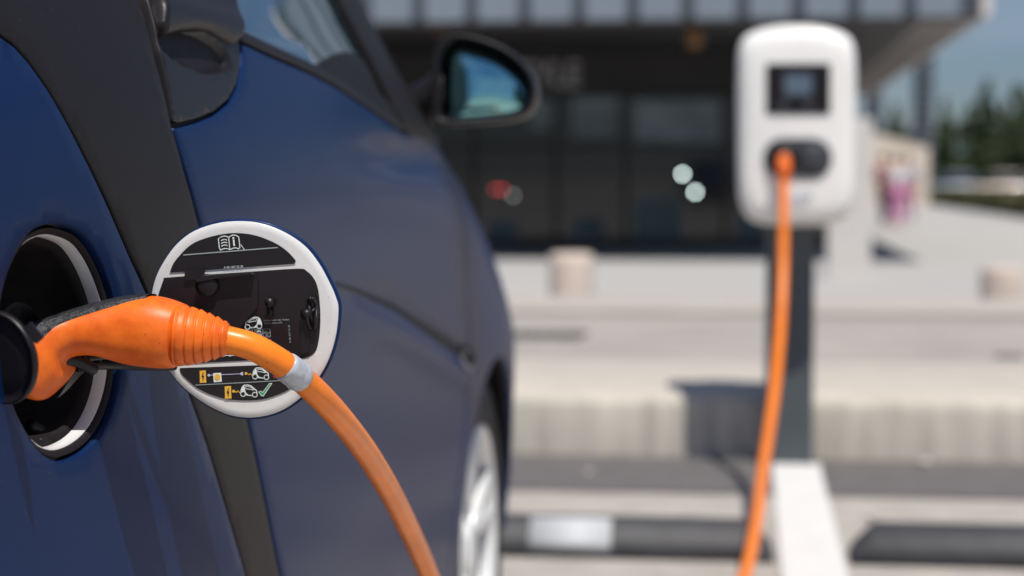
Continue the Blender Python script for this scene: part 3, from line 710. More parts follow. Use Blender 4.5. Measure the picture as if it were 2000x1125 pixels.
pill = [V((1.93, 1.38)), pil[0]+pd*.1]+pil+[V((2.50, .875))]+[V((2.55, .90)), V((2.35, 1.08)), V((2.02, 1.38))]
panel('windscreen_pillar', pill, 'pillar_black', car, step=.014, gap=0, depth=.004, thick=.02, edge=.012, rnd=.004)
rp = [V((1.335, 1.38)), V((1.325, 1.30)), belt[1]+V((.004, .02)), belt[1]+V((-.002, .0)), V((sR[0].x, zt(sR[0].x))), V((1.1, zt(1.1))), V((.9, zt(.9))), V((.72, .98)), V((.74, 1.05)), V((.86, 1.38))]
panel('rear_pillar', rp, 'cell_grey', car, step=.02, gap=.001, depth=-.001, edge=.015)
# -- front wing
wing = [p+V((.0, 0)) for p in dseam]+[V((2.45, .22)), V((2.45, SILL+.01))]+arch(*FW, .29, 190, -5)[0:]+[V((3.32, .24)), V((3.38, .34)), V((3.37, .50)), V((3.30, .62))]+[V((x, zt(x)-.01)) for x in (3.1, 2.95, 2.8, 2.65, 2.55)]+[V((2.47, .882))]
wg = panel('front_wing', wing, 'blue_paint', car, step=.013, edge=.008)
q = hit(904, 700); c = bp_(*q); n = bn(*q)
bm = bmesh.new(); disc_stack(bm, c-n*.004, n, [(.021, 0), (.021, .006), (.0165, .0085), (.015, .004), (0, .0035)], 28); obj('side_repeater', bm, 'repeater_rim', wg)
bm = bmesh.new(); disc_stack(bm, c, n, [(.0145, 0), (.0145, .007), (.012, .013), (.007, .016), (0, .017)], 24); obj('repeater_lens', bm, 'black_plastic', wg)
# wheels
def wheel(cx, cy, cz, s=1, r=.272, label=None):
    wh = bpy.data.objects.new('wheel', None)
    bm = bmesh.new(); ax = V((1*s, 0, 0)); c = V((cx, cy, cz)); w_ = .165
    disc_stack(bm, c-ax*w_, ax, [(r*.66, .01), (r*.9, .0), (r*.98, .012), (r, .03), (r, w_-.035), (r*.985, w_-.015), (r*.93, w_-.002), (r*.78, w_), (r*.70, w_-.004), (r*.69, w_-.02), (r*.60, w_-.03), (r*.60, .02)], 64, cap0=False, cap1=False)
    ty = obj('wheel', bm, 'tyre', car)
    rr = r*.69
    bm = bmesh.new(); disc_stack(bm, c-ax*.11, ax, [(rr*.94, 0), (rr*.955, .07), (rr*1.0, .098), (rr*1.01, .108), (rr*.97, .109), (rr*.93, .095), (rr*.91, .05), (rr*.90, 0)], 64, cap0=False, cap1=False)
    def Q(a, rad, h): return c+ax*h+V((0, math.cos(a)*rad, math.sin(a)*rad))
    disc_stack(bm, c-ax*.03, ax, [(rr*.24, 0), (rr*.24, .012), (rr*.18, .02), (rr*.15, .017), (0, .017)], 32)
    for i in range(5):
        for sg in (-1, 1):
            a0 = 2*math.pi*i/5+.35+sg*.10; a1 = 2*math.pi*i/5+.35+sg*.20
            loops = []
            for t in (0, .35, .7, 1):
                a = a0+(a1-a0)*t; rad = rr*(.18+.77*t); hw = .16-.085*t if t < .9 else .085
                hh = -.018+.012*t
                loops.append([Q(a-hw*.9, rad, hh-.022), Q(a-hw, rad, hh-.004), Q(a-hw*.5, rad, hh), Q(a+hw*.5, rad, hh), Q(a+hw, rad, hh-.004), Q(a+hw*.9, rad, hh-.022)])
            loft(bm, loops)
    obj('rim', bm, 'alloy', ty)
    bm = bmesh.new(); disc_stack(bm, c-ax*.10, ax, [(rr*.72, 0), (rr*.72, .03), (rr*.3, .035), (0, .035)], 32); obj('brake_disc', bm, 'grate', ty)
wheel(-.390, FW[0], FW[1]); wheel(-.455, RW[0], RW[1]); wheel(2*XC+.403, FW[0], FW[1], -1); wheel(2*XC+.455, RW[0], RW[1], -1)
# inner arches
for (cx, cz) in (FW, RW):
    bm = bmesh.new(); a = arch(cx, cz, .31, -12, 192, 24)
    loft(bm, [[V((bx(p.x, p.y)-.012, p.x, p.y)) for p in a], [V((-.70, p.x, p.y)) for p in a]], False, False, closed=False)
    loft(bm, [[V((-.70, p.x, p.y)) for p in a], [V((-.70, cx, cz)) for p in a]], False, False, closed=False)
    obj('wheel_arch_liner', bm, 'recess_black', car)
# -- far side, bonnet, screens, roof, tail: the rest of the car
def mirX(v): return V((2*XC-v.x, v.y, v.z))
bm = bmesh.new(); Ds = [.60+.0475*i for i in range(60)]; loops = []
for d in Ds:
    z1 = zt(d); loops.append([mirX(bp_(d, .20+(z1-.20)*j/12)) for j in range(13)])
loft(bm, loops, False, False, closed=False); obj('far_side_body', bm, 'blue_paint', car)
def cross(d, z, crown, n=10, drop=.0, ins=.012):
    a = bp_(d, z)+V((-ins, 0, -drop)); b = mirX(a)
    return [a.lerp(b, i/n)+V((0, 0, crown*math.sin(math.pi*i/n)**.7)) for i in range(n+1)]
bm = bmesh.new(); loft(bm, [cross(d, zt(d)-.004, c, ins=.004) for d, c in ((2.50, .06), (2.65, .065), (2.8, .07), (3.0, .07), (3.15, .065), (3.3, .05), (3.38, .03), (3.43, .01))], False, False, closed=False)
obj('bonnet', bm, 'blue_paint', car)
bm = bmesh.new(); loft(bm, [[V((bx(3.43, z)+.0-.0, 3.43+.05*math.sin((z-.2)/.4*3.1)*0, z)).lerp(mirX(V((bx(3.43, z), 3.43, z))), i/10)+V((0, .14*math.sin(math.pi*i/10)**.6, 0)) for i in range(11)] for z in (.20, .28, .36, .44, .51)], False, False, closed=False)
obj('front_bumper', bm, 'cell_grey', car)
def gh(d, z): return V((bx(d, z)-.008, d, z))
def arc2(a, n=10, crown=.03, fy=0): b = mirX(a); return [a.lerp(b, i/n)+V((0, fy*math.sin(math.pi*i/n), crown*math.sin(math.pi*i/n)**.7)) for i in range(n+1)]
bm = bmesh.new(); loft(bm, [arc2(gh(2.54, .90), crown=.03, fy=.08), arc2(gh(2.35, 1.07), crown=.02, fy=.07), arc2(gh(2.02, 1.375), crown=.03, fy=.03)], False, False, closed=False); obj('windscreen', bm, 'tinted_glass', car)
bm = bmesh.new(); loft(bm, [arc2(gh(d, z), crown=c) for d, z, c in ((2.03, 1.375, .03), (1.9, 1.40, .05), (1.5, 1.425, .06), (1.1, 1.41, .05), (.86, 1.375, .03))], False, False, closed=False); obj('roof', bm, 'cell_grey', car)
bm = bmesh.new(); loft(bm, [arc2(gh(.86, 1.375), crown=.03), arc2(gh(.76, 1.12), crown=.01, fy=-.05), arc2(gh(.69, .95), crown=0, fy=-.06)], False, False, closed=False); obj('rear_window', bm, 'tinted_glass', car)
bm = bmesh.new(); loft(bm, [arc2(V((bx(.62, z)-.006, .62, z)), crown=0, fy=-.10) for z in (.95, .8, .6, .4, .22)], False, False, closed=False); obj('tailgate', bm, 'blue_paint', car)
bm = bmesh.new()
loft(bm, [[mirX(gh(d, z)) for z in (.90, 1.0, 1.15, 1.37)] for d in (.75, 1.1, 1.5, 1.9, 2.05)], False, False, closed=False); obj('far_side_window', bm, 'tinted_glass', car)
for s in (1, -1):
    x = bx(3.40, .62); x = x if s == 1 else 2*XC-x
    bm = bmesh.new(); bmesh.ops.create_uvsphere(bm, u_segments=20, v_segments=12, radius=1)
    for v in bm.verts: v.co = V((x-s*.10+v.co.x*.11, 3.37+v.co.y*.10, .60+v.co.z*.07))
    obj('headlight', bm, 'reflector', car)
boxo('dashboard', 'cabin', car, 2*XC+.55, -.56, 2.1, 2.35, .62, .86)
for cx in (-.80, -1.5):
    bm = bmesh.new(); box(bm, cx-.2, cx+.2, 1.35, 1.80, .40, .55, .03); box(bm, cx-.2, cx+.2, 1.25, 1.37, .45, 1.10, .04); obj('seat', bm, 'cabin', car)

# -- door mirror
YM = 2.38
def mm(px, py, dy=0): q = atY(px, py, YM); return V((q.x, YM+dy, q.z))
hs_px = [(845, 150), (848, 105), (862, 76), (895, 66), (940, 74), (985, 92), (1022, 122), (1044, 158), (1046, 195), (1030, 222), (1000, 234), (950, 240), (900, 243), (862, 243), (848, 232), (845, 200)]
hsp = spline([V(q) for q in hs_px], 3, True); hc = V((945, 160))
def ml(s, dy): return [mm(hc.x+(q.x-hc.x)*s, hc.y+(q.y-hc.y)*s, dy) for q in hsp]
mr = None
bm = bmesh.new(); loft(bm, [ml(.82, .044), ml(.86, .034), ml(.885, -.002), ml(.91, -.006), ml(.97, -.008), ml(1.0, 0), ml(1.01, .02), ml(1.0, .05), ml(.93, .085), ml(.75, .115), ml(.45, .130), ml(.1, .134)])
mr = obj('door_mirror', bm, 'trim_black', car)
gl_px = [(872, 130), (876, 105), (890, 90), (915, 90), (955, 100), (995, 124), (1022, 155), (1029, 185), (1020, 212), (995, 226), (950, 230), (905, 233), (880, 232), (873, 200)]
gls = spline([V(q) for q in gl_px], 3, True)
MT = V((.20, -1, .25)).normalized()     # glass tilted a little outwards and up
bm = bmesh.new(); g0 = mm(948, 165, .026)
def gp(q, s=1, o=0):
    a = mm(hc.x+(q.x-hc.x)*s, hc.y+(q.y-hc.y)*s, .026); u = a-g0; a = a.copy(); a.y = g0.y-(MT.x*u.x+MT.z*u.z)/MT.y*.35+o; return a
loft(bm, [[gp(q, 1, .01) for q in gls], [gp(q) for q in gls], [gp(q, .9, -.0015) for q in gls], [gp(q, .6, -.004) for q in gls], [gp(q, .25, -.0055) for q in gls]])
obj('mirror_glass', bm, 'mirror_glass', mr)
bm = bmesh.new(); loops = []
for px, py, hw, dy in ((775, 215, 42, .05), (800, 205, 46, .05), (830, 190, 50, .045), (862, 175, 52, .04)):
    loops.append([mm(px, py, dy)+V((0, math.sin(a)*.035, math.cos(a)*hw*YM/FPX)) for a in [2*math.pi*i/16 for i in range(16)]])
loft(bm, loops); obj('mirror_arm', bm, 'trim_black', mr)

# ================================================================== CHARGING PORT
def ringloop(s, d): return [ (bp_(*(PC+(q-PC)*s))-PN*d) for q in hole]
def ringobj(name, prof, m, parent, cap=False):
    bm = bmesh.new(); loft(bm, [ringloop(s, d) for s, d in prof], False, cap); o = obj(name, bm, m, parent, recalc=True)
    # inward facing
    me = o.data; c = PCW
    if sum((c-p.center).dot(p.normal)*p.area for p in me.polygons) < 0: me.flip_normals()
    return o
port = ringobj('charging_port', [(.985, .004), (.945, .0050), (.932, .007), (.928, .016)], 'black_plastic', car)
ringobj('port_ring', [(.930, .0068), (.922, .0068), (.908, .0150)], 'white_flap', port)
ringobj('port_bowl', [(.911, .0150), (.86, .0165), (.84, .021), (.80, .045), (.74, .047), (.70, .070), (.3, .074), (.02, .075)], 'recess_black', port, cap=True)
# inlet socket
ic = PCW-PN*.070+V((0, 0, -.004))
bm = bmesh.new(); disc_stack(bm, ic, PN, [(.036, 0), (.036, .01), (.033, .014), (.030, .014), (.029, .040), (.027, .042), (.025, .038), (0, .038)], 36); obj('inlet', bm, 'black_plastic', port)
# ledge pieces inside the bowl bottom
bm = bmesh.new()
tube(bm, [onplane(px, py, PCW-PN*.03, PN) for px, py in ((60, 830), (95, 852), (130, 838), (160, 810))], .004, 10)
tube(bm, [onplane(px, py, PCW-PN*.02, PN) for px, py in ((75, 862), (110, 872), (150, 858), (182, 820), (196, 790))], .0025, 10)
obj('port_ledge', bm, 'trim_black', port)
# dust cap hanging open towards the rear
DC = atY(6, 697, 1.06); dn = V((-.42, -1, -.16)).normalized()
bm = bmesh.new(); disc_stack(bm, DC-dn*.004, dn, [(.0265, .003), (.0278, .004), (.0282, .006), (.0277, .008), (.0264, .0085), (.0258, .0065), (.021, .0060), (.020, .0065), (.012, .007), (0, .007)], 48)
cap = obj('dust_cap', bm, 'satin_black', port)
bm = bmesh.new(); box(bm, -.003, .003, -.001, .001, -.006, .006, .0005)
for v in bm.verts: v.co = onplane(66, 650, DC+dn*.007, dn)+Matrix.Rotation(-.7, 3, 'Y') @ v.co
obj('cap_latch', bm, 'satin_black', cap, smooth=False)
bm = bmesh.new(); tube(bm, [DC+V((-.03, .0, -.008)), DC+V((-.026, -.006, -.006)), DC+V((-.020, -.008, -.008)), DC+V((-.018, -.004, -.016))], .0022, 8)
obj('cap_hinge', bm, 'satin_black', cap)

# ================================================================== CHARGING FLAP
FC = atY(479, 625, 1.238); FN = V((.12, -1, .02)).normalized()
def F(px, py, o=0): return onplane(px, py, FC, FN)+FN*o
fl_px = [(480, 427), (520, 433), (562, 450), (600, 476), (628, 510), (650, 550), (663, 580), (668, 603), (664, 650), (652, 695), (632, 735), (602, 772), (560, 803), (520, 817), (480, 820), (440, 812), (395, 789), (352, 755), (322, 715), (303, 670), (294, 620), (293, 580), (302, 540), (320, 505), (345, 472), (380, 446), (430, 430)]
fo = spline([V(q) for q in fl_px], 4, True); fcx = V((480, 624))
def fsc(s, dx=0): return [V((fcx.x+(q.x-fcx.x)*s+dx, fcx.y+(q.y-fcx.y)*s)) for q in fo]
bm = bmesh.new()
loft(bm, [[F(q.x, q.y, -o) for q in fsc(s)] for s, o in ((.965, .0), (.985, -.0004), (.995, .0006), (1.0, .003), (.998, .006), (.98, .009), (.90, .014), (.7, .019), (.4, .0215), (.1, .022))], False, True)
flap = obj('charging_flap', bm, 'blue_paint', car)
bm = bmesh.new()
loft(bm, [[F(q.x, q.y, o) for q in fsc(s, -1.8)] for s, o in ((.975, -.0005), (.974, .0012), (.966, .0020), (.90, .0020), (.5, .0020), (.05, .0020))], False, True)
obj('flap_liner', bm, 'white_flap', flap)
OB = .0020
def poly_obj(name, pts, m, parent, o0, o1, n=4, sm=False):
    p = spline([V(q) for q in pts], n, True) if n > 1 else [V(q) for q in pts]
    bm = bmesh.new(); c = sum(p, V((0, 0)))/len(p)
    rows = loft(bm, [[F(q.x, q.y, o0) for q in p], [F(q.x, q.y, o1) for q in p], ], True, True)
    bmesh.ops.triangulate(bm, faces=[f for f in bm.faces if len(f.verts) > 4])
    return obj(name, bm, m, parent, smooth=False)
topseg = [(334, 529), (341, 513), (353, 498), (369, 482), (389, 470), (426, 459), (462, 455), (499, 459.5), (535, 473), (560, 489), (577, 507), (577.5, 511), (575, 514), (571, 515.5), (500, 520.4), (420, 526.2), (340, 532), (335, 532)]
seg1 = poly_obj('upper_panel', topseg, 'panel_black', flap, OB-.001, OB+.0007, 3)
midseg = [(306, 600), (310, 578), (317, 556), (322, 544), (327, 542), (400, 536.5), (490, 530.5), (582, 524.5), (600, 529.5), (614, 544), (622, 565), (626, 602), (626, 639), (622, 671), (615, 688), (600, 697.5), (579, 700), (500, 703), (420, 707), (345, 711), (330, 700), (318, 672), (309, 640)]
seg2 = poly_obj('centre_panel', midseg, 'panel_black', flap, OB-.001, OB+.0005, 3)
lowseg = [(353, 719), (353, 724), (358, 733), (371, 745), (389, 759), (415, 771), (444, 779), (477, 781.5), (513, 779.5), (542, 771), (564, 761), (582, 747), (594, 730), (598, 716), (592, 710.5), (579, 710), (500, 713), (420, 716), (360, 718)]
seg3 = poly_obj('lower_panel', lowseg, 'panel_black', flap, OB-.001, OB+.0007, 3)
# raised mouldings of the centre panel
poly_obj('moulding', [(392, 538), (495, 530), (503, 536), (506, 560), (505, 600), (470, 640), (400, 640), (392, 600)], 'satin_black', seg2, OB, OB+.0028, 1)
poly_obj('moulding', [(388, 545), (402, 538), (470, 533), (494, 531), (500, 535), (440, 541), (410, 546), (390, 550)], 'satin_black', seg2, OB+.002, OB+.010, 1)
poly_obj('hinge_tab', [(363, 527), (401, 524), (402, 545), (364, 547)], 'satin_black', seg2, OB, OB+.003, 1)
poly_obj('sticker', [(490, 622), (500, 618), (563, 613.5), (568, 617), (574, 696), (566, 699), (470, 701), (440, 690), (440, 640)], 'panel_black', seg2, OB+.0004, OB+.0009, 1)
bm = bmesh.new(); c = F(408, 556, OB); disc_stack(bm, c, FN, [(.006, 0), (.006, .006), (.0075, .0065), (.0075, .008), (.005, .009), (0, .009)], 24); obj('rubber_buffer', bm, 'satin_black', seg2)
bm = bmesh.new(); c = F(530, 590, OB); disc_stack(bm, c, FN, [(.0026, 0), (.0026, .007), (.0032, .0075), (.0032, .009), (0, .0095)], 20); tube(bm, [F(529, 600, OB+.002), F(530, 616, OB+.002)], .0022, 8); obj('locating_pin', bm, 'satin_black', seg2)
# latch knob at the right
bm = bmesh.new()
rg = [F(611+9*math.sin(a), 612-30*math.cos(a), OB+.004+.002*math.cos(3*a)) for a in [2*math.pi*i/28 for i in range(29)]]
tube(bm, rg, .0014, 8); tube(bm, [F(593, 614, OB+.003), F(602, 612, OB+.004), F(610, 611, OB+.003)], [.0036, .0036, .0026], 14)
tube(bm, [F(604, 584, OB+.002), F(607, 612, OB+.005), F(616, 642, OB+.002)], .0014, 8); tube(bm, [F(606, 612, OB+.005), F(620, 600, OB+.002)], .0011, 8)
obj('latch', bm, 'satin_black', seg2)
poly_obj('moulding', [(592, 634), (606, 630), (606, 688), (588, 690)], 'satin_black', seg2, OB, OB+.002, 1)
# hinge arm from the port to the flap
bm = bmesh.new()
ha = [atY(150, 716, 1.165), atY(190, 712, 1.18), atY(235, 712, 1.20), atY(290, 714, 1.212), F(345, 712, .006)]
tube(bm, spline(ha, 5), .0035, 10)
hb = [atY(168, 700, 1.165), atY(200, 696, 1.18), atY(240, 698, 1.20), atY(290, 703, 1.212), F(345, 702, .006)]
tube(bm, spline(hb, 5), .0025, 10)
for i in range(1, 4): tube(bm, [ha[i], hb[i].lerp(ha[i], .02)+V((0, 0, .001)), hb[i]], .0018, 6)
tube(bm, [ha[1], hb[2]], .0014, 6); tube(bm, [ha[3], hb[2]], .0014, 6)
ga = [atY(120, 700, 1.15), atY(150, 705, 1.155), atY(172, 716, 1.16), atY(182, 722, 1.165)]
tube(bm, spline(ga, 4), .004, 10)
obj('hinge_arm', bm, 'satin_black', flap)
# ---- printing on the flap
class Ink:
    def __init__(s): s.bm = {}
    def b(s, m): return s.bm.setdefault(m, bmesh.new())
INK = {}
def ink(seg, m): return INK.setdefault((seg.name, m), (seg, bmesh.new()))[1]
def stroke(seg, m, pts, w=1.6, closed=False, off=OB+.0012):
    bm = ink(seg, m); p = [V(q) for q in pts]
    if closed: p = p+[p[0], p[1]]
    for a, b in zip(p[:-1], p[1:]):
        d = b-a
        if d.length < 1e-6: continue
        d.normalize(); n = V((-d.y, d.x))*w/2; e = d*w*.25
        bm.faces.new([bm.verts.new(F(q.x, q.y, off)) for q in (a-e+n, b+e+n, b+e-n, a-e-n)])
def fill(seg, m, pts, off=OB+.0012):
    bm = ink(seg, m); bm.faces.new([bm.verts.new(F(a, b, off)) for a, b in pts])
def circ(cx, cy, r, n=20): return [(cx+r*math.cos(2*math.pi*i/n), cy+r*math.sin(2*math.pi*i/n)) for i in range(n)]
def write(seg, m, s, px, py, h, ang=-.068, bold=.0, wid=1.0):
    me = text_mesh(s, bold); bm = ink(seg, m); c, sn = math.cos(ang), math.sin(ang); k = h/.7
    vv = []
    for v in me.vertices: x, y = v.co.x*k*wid, -v.co.y*k; vv.append(bm.verts.new(F(px+x*c-y*sn, py+x*sn+y*c, OB+.0012)))
    for f in me.polygons:
        try: bm.faces.new([vv[i] for i in f.vertices])
        except ValueError: pass
    bpy.data.meshes.remove(me)
# manual symbol
bk = [(428, 466), (433, 462.5), (439, 461), (444, 461.5), (448, 463.5), (452, 460.5), (456.5, 459), (462, 459.5), (467.5, 462.5), (469, 474), (470, 483), (467, 486), (463, 484), (459, 484), (455, 485.2), (450.3, 487.5), (446, 485.5), (441, 485), (437, 485.8), (432, 488.5), (430, 484), (428.5, 472)]
stroke(seg1, 'white_print', bk, 1.7, True); stroke(seg1, 'white_print', [(448, 463.5), (450.3, 487.5)], 1.6)
for i in range(3): stroke(seg1, 'white_print', [(433.5+.4*i, 470+5.4*i), (436.5+.4*i, 468+5.4*i), (441+.4*i, 467.6+5.4*i), (444.5+.4*i, 468.6+5.4*i)], 1.7)
stroke(seg1, 'white_print', [(457, 463.8), (457.3, 466)], 3.2); stroke(seg1, 'white_print', [(457.6, 468.6), (458.8, 479.5)], 3.0)
stroke(seg1, 'white_print', [(472, 477.5), (475, 482.5)], 1.1); stroke(seg1, 'white_print', [(475.6, 483.4), (479, 487.5)], 1.1)
stroke(seg1, 'grey_print', [(360, 497.8), (543, 483.3)], 2.0)
write(seg1, 'white_print', 'A 451 827 52 20', 438.5, 524.3, 3.9)
# small car symbols
def carsym(seg, m, x, y, s=1, flip=1, w=1.7):
    def T(a, b): return (x+flip*a*s, y+b*s)
    stroke(seg, m, [T(*q) for q in circ(-11.5, 0, 4.6)], w, True); stroke(seg, m, [T(*q) for q in circ(11.5, -1.3, 4.6)], w, True)
    stroke(seg, m, [T(*q) for q in ((-15.5, -4), (-14.8, -8), (-9, -13), (-3, -17.5), (3, -19), (10, -18.2), (13.5, -14), (15.5, -8), (16, -4))], w*1.1)
    stroke(seg, m, [T(*q) for q in ((-10, -9.5), (-4, -14.5), (2, -16.2), (6, -15.8), (8.5, -11), (6.5, -4), (2, 0.5), (-6, 1.5))], w*.7)
    fill(seg, m, [T(*q) for q in ((9, -17.8), (12.5, -16), (15, -9), (15.5, -5), (10, -7), (7, -3), (5, 0), (8, -9))])
    stroke(seg, m, [T(*q) for q in ((-9, -9), (0, -11), (6, -11.6))], w*.7); stroke(seg, m, [T(*q) for q in ((-6.5, 1.6), (0, 1.2), (6, 0))], w*1.2)
carsym(seg2, 'white_print', 496.2, 638, 1.0, 1)
write(seg2, 'grey_print', 'Reifendruck der Reifen', 516, 627.5, 3.6, -.05, 0, 1.05); write(seg2, 'grey_print', 'Tyre pressure cold', 517, 632.5, 3.2, -.05)
def rect(x0, x1, y0, y1, w=1.0): stroke(seg2, 'grey_print', [(x0, y0), (x1, y0-1.3), (x1+.9, y1-1.3), (x0+.9, y1)], w, True)
rect(499, 528.5, 643, 658.5); stroke(seg2, 'grey_print', [(514.5, 642.4), (515.3, 658)], .9); stroke(seg2, 'grey_print', [(499.5, 650.8), (528.8, 649.5)], .9)
rect(467, 494, 645, 660.5); stroke(seg2, 'grey_print', [(480, 644.4), (481, 660)], .9); stroke(seg2, 'grey_print', [(467.5, 652.6), (494.5, 651.4)], .9)
write(seg2, 'white_print', 'kPa', 502.5, 648.7, 4.3, -.04, .015); write(seg2, 'grey_print', 'psi', 517.5, 648.2, 3.8, -.04)
write(seg2, 'white_print', '250', 502.5, 657.3, 4.8, -.04, .03); write(seg2, 'grey_print', '36', 519.5, 656, 4.2, -.04)
write(seg2, 'white_print', 'kPa', 470, 650.5, 4.3, -.04, .015); write(seg2, 'grey_print', 'psi', 483, 650, 3.8, -.04); write(seg2, 'grey_print', '32', 484, 658.3, 4.2, -.04)
rect(500, 530.5, 664.5, 672); stroke(seg2, 'grey_print', [(516, 663.8), (516.5, 671.4)], .9); write(seg2, 'grey_print', '+1', 520, 669.6, 4.2, -.04)
write(seg2, 'grey_print', 'A 451 817 16 20', 569.5, 669, 3.6, -1.64); write(seg2, 'grey_print', '* bar', 555.5, 687.5, 4.0, -.03)
stroke(seg2, 'white_print', [(438, 689), (446, 687.3), (450, 688.8), (456, 686.6), (462, 687.5)], 1.3); stroke(seg2, 'white_print', [(437.5, 690), (439, 694.5), (446, 693), (451, 694.8), (457, 693), (463, 694)], 1.2); stroke(seg2, 'white_print', [(450, 689), (451, 694.5)], 1.2)
# lower panel: charging rules
def station(x, y, s=1):
    fill(seg3, 'amber_print', [(x-6.2*s, y-11.5*s), (x+6*s, y-12.2*s), (x+6.8*s, y+9.5*s), (x+7.6*s, y+12*s), (x-6.2*s, y+12.6*s), (x-5.6*s, y+10*s)])
    bm = ink(seg3, 'panel_black'); bm.faces.new([bm.verts.new(F(a, b, OB+.0016)) for a, b in ((x+.5, y-8*s), (x+2.2, y-8.4*s), (x+.6, y-1.6*s), (x+3, y-1.8*s), (x+1, y+8*s), (x-.4, y+8*s), (x+.3, y+1*s), (x-2.2, y+1.2*s))])
station(397.5, 734.5, .98); station(446.5, 765.2)
fill(seg3, 'lilac_print', circ(409.5, 732.2, 2.6)); stroke(seg3, 'lilac_print', [(411, 732), (472, 729.2)], 1.1); fill(seg3, 'lilac_print', [(470.5, 728), (474, 725.5), (476, 726), (476.3, 732), (474.3, 732.6), (470.7, 730.4)])
fill(seg3, 'white_print', [(417.8, 728.2), (433.2, 727.3), (434.8, 744.6), (419.2, 745.6)], OB+.0014); fill(seg3, 'amber_print', circ(426.2, 735.5, 6.0), OB+.0017)
fill(seg3, 'amber_print', [(479.5, 726), (482, 726), (485.5, 728.6), (482, 731.4), (479.8, 731.4)]); stroke(seg3, 'amber_print', [(485, 729), (487.5, 731.5), (490, 728.5), (492.5, 732), (495.5, 730)], 1.2)
carsym(seg3, 'white_print', 510.5, 736, .97, -1); stroke(seg3, 'red_print', [(535, 733), (538, 737.5), (541, 733)], 1.6)
stroke(seg3, 'grey_print', [(383, 751.3), (560, 742)], 1.3)
fill(seg3, 'amber_print', circ(457.6, 763.2, 2.9)); stroke(seg3, 'amber_print', [(460, 763), (463, 765.8), (466, 762), (469, 766), (472.5, 763.5)], 1.4)
carsym(seg3, 'white_print', 487.5, 770, 1.0, -1)
chk = [(506.5, 764.5), (511, 762.5), (514, 766), (527.5, 748.2), (532.5, 747.8), (515.5, 772.5), (512, 772)]
fill(seg3, 'green_print', chk, OB+.0010); stroke(seg3, 'white_print', chk, 1.1, True, OB+.0014)
for (nm, m), (seg, bm) in INK.items(): obj('printed_symbols', bm, m, flap, smooth=False, recalc=False)

# ================================================================== CHARGING CABLE (one thing from car to station)
cab = thing('charging_cable', 'orange charging cable with its plug in the car and running to the white charging box', 'charging cable', (0, 1.3, 0))
YP = 1.165
secs = [((52, 640), (40, 770), 1.135, .019), ((74, 630), (80, 782), 1.140, .020), ((92, 624), (105, 766), 1.145, .0205), ((112, 618), (128, 740), 1.15, .021), ((132, 611), (139, 708), 1.155, .0215), ((160, 602), (165, 694), 1.16, .022), ((200, 591), (203, 697), 1.163, .0225),
        ((248, 581), (250, 711), 1.165, .0225), ((296, 578), (300, 718), YP, .0225), ((330, 584), (334, 719), YP, .0215), ((357, 594), (346, 716), YP, .0195)]
NS = 40
def secloop(T, B, Y, dp, k=1.0):
    t = atY(T[0], T[1], Y); b = atY(B[0], B[1], Y); c = (t+b)/2; u = (t-b)/2
    out = []
    for i in range(NS):
        a = 2*math.pi*i/NS; ca, sa = math.cos(a), math.sin(a)
        ca = math.copysign(abs(ca)**.88, ca); sa = math.copysign(abs(sa)**.88, sa)
        out.append(c+u*ca*k+V((.12, 1, 0)).normalized()*sa*dp*k)
    return out
raw = [secloop(*s) for s in secs]
cols_ = [spline([raw[i][j] for i in range(len(raw))], 5) for j in range(NS)]
bm = bmesh.new(); loft(bm, [[cols_[j][i] for j in range(NS)] for i in range(len(cols_[0]))]); hand = obj('connector_body', bm, 'orange_body', cab)
# black grip along the back of the handle
graw = []
for (T, B, Y, dp), cov in zip(secs[:9], (1.35, 1.35, 1.35, 1.33, 1.28, 1.18, 1.02, .76, .36)):
    lp = secloop(T, B, Y, dp, 1.0); c = sum(lp, V((0, 0, 0)))/NS; row = []
    for i in range(13):
        a = (-1+2*i/12)*cov*.95
        j = (a/(2*math.pi)*NS) % NS; j0 = int(j); f = j-j0; p = lp[j0 % NS].lerp(lp[(j0+1) % NS], f); n = (p-c).normalized()
        e = .0014 if 0 < i < 12 else -.0012
        row.append(p+n*e)
    graw.append(row)
cg = [spline([graw[i][j] for i in range(len(graw))], 5) for j in range(13)]
bm = bmesh.new(); loft(bm, [[cg[j][i] for j in range(13)] for i in range(len(cg[0]))], False, False, closed=False); obj('grip', bm, 'grip_rubber', cab)
# black lip under the neck
bm = bmesh.new(); tube(bm, spline([atY(x, y, 1.158) for x, y in ((92, 776), (105, 766), (118, 752), (129, 736), (138, 714), (150, 701), (168, 696))], 4), .0012, 8); obj('neck_seam', bm, 'satin_black', cab)
# nose going into the inlet
bm = bmesh.new(); a_ = atY(60, 702, 1.135); tube(bm, [a_, a_.lerp(ic, .5), ic+PN*.036], [.021, .022, .023], 28); obj('connector_nose', bm, 'black_plastic', cab)
# ribbed boot
A0 = atY(349, 655, YP); A1 = atY(447, 662.5, YP+.004); ax = (A1-A0); LN = ax.length; ax.normalize()
pxm = YP/FPX/ .985
pr = [(60.5, -.06), (62, .0)]
ribs = [(.00, .17, 61, 59), (.19, .35, 58.5, 55.5), (.37, .52, 55, 50), (.54, .69, 49.5, 44), (.71, .85, 43.5, 38), ]
for a, b, r0, r1 in ribs:
    pr += [(r0-3.0, a+.004), (r0, a+.022), (r0+.4, a+.04), ((r0+r1)/2+.8, (a+b)/2), (r1+.6, b-.03), (r1, b-.012), (r1-3.0, b+.002), (r1-3.2, b+.012)]
pr += [(35, .865), (36.5, .885), (36, .92), (28.5, .995), (26.5, 1.0), (24.5, .985)]
bm = bmesh.new(); disc_stack(bm, A0, ax, [(r*pxm, h*LN) for r, h in pr], 56); obj('ribbed_boot', bm, 'orange_body', cab)
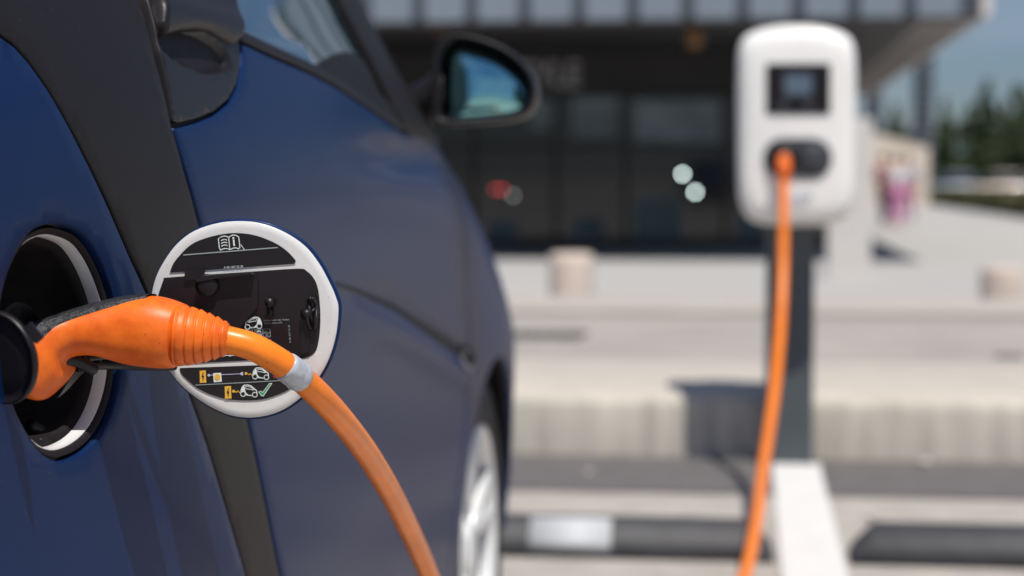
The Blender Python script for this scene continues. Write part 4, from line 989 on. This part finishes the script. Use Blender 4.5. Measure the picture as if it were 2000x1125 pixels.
# cable
cp = [(425, 660, 1.169), (450, 665, 1.169), (490, 676, 1.172), (530, 697, 1.178), (572, 726, 1.190), (620, 769, 1.215), (666, 819, 1.26), (711, 878, 1.33), (750, 940, 1.41), (785, 1006, 1.50), (815, 1070, 1.59), (840, 1130, 1.67), (860, 1190, 1.74)]
pts = [atY(*c) for c in cp]
end = pts[-1]
pts += [end+V((.04, .10, -.11)), end+V((.09, .21, -.22)), V((-.12, 2.10, .09)), V((-.09, 2.25, .03)), V((-.06, 2.4, .0155)), V((-.05, 2.7, .0155)), V((-.045, 2.95, .018)), V((-.035, 3.2, .042))]
s_px = [(1440, 1160), (1457, 1118), (1470, 1060), (1480, 1000), (1490, 920), (1502, 840), (1514, 750), (1523, 650), (1528, 560), (1530, 470), (1531, 400), (1531, 345)]
s_Y = [3.45, 3.62, 3.82, 4.05, 4.36, 4.62, 4.82, 4.97, 5.07, 5.14, 5.18, 5.215]
for (x, y), Yq in zip(s_px, s_Y):
    p = atY(x, y, Yq)
    if p.z < .016: p.z = .016
    pts.append(p)
sm = spline(pts, 8)
bm = bmesh.new(); CR = .0089
n1 = len(sm); rad = [CR if sm[i].y < 2 else CR+(.0132-CR)*min(1, (sm[i].y-2)/1.5)*1.0 for i in range(n1)]
tube(bm, sm, rad, 20); obj('cable', bm, 'orange_cable', cab)
# clear tape band
i0 = min(range(n1), key=lambda i: (sm[i]-atY(556, 713, 1.185)).length); i1 = min(range(n1), key=lambda i: (sm[i]-atY(591, 741, 1.195)).length)
seg_ = [sm[i0].lerp(sm[i1], t/10) for t in range(11)]
for t in range(11):
    f = i0+(i1-i0)*t/10; j = int(f); seg_[t] = sm[j].lerp(sm[min(j+1, n1-1)], f-j)
random.seed(3)
bm = bmesh.new(); tube(bm, seg_, [CR+.0001]+[CR+.0007+.0005*random.random() for _ in range(9)]+[CR+.0001], 28)
tube(bm, [seg_[3]+V((-.002, -.002, CR+.0004)), seg_[5]+V((0, -.002, CR+.002)), seg_[8]+V((.002, -.002, CR+.0008))], [.0004, .0014, .0005], 8)
obj('tape_band', bm, 'tape', cab)
# station plug
s0 = pts[-1]; e0 = bp2(1530, 316, -.008)
bm = bmesh.new(); tube(bm, spline([s0+V((0, .0, -.03)), s0+V((0, -.004, .01)), s0+V((0, .01, .035)), e0+V((0, -.03, .004)), e0], 5), [.013, .014, .015, .016, .017, .018]+[.019]*15, 20); obj('station_plug', bm, 'orange_body', cab)
bm = bmesh.new(); disc_stack(bm, e0+V((0, .006, .014)), V((0, -1, .35)), [(.038, 0), (.040, .012), (.034, .026), (0, .028)], 28); obj('plug_collar', bm, 'black_plastic', cab)
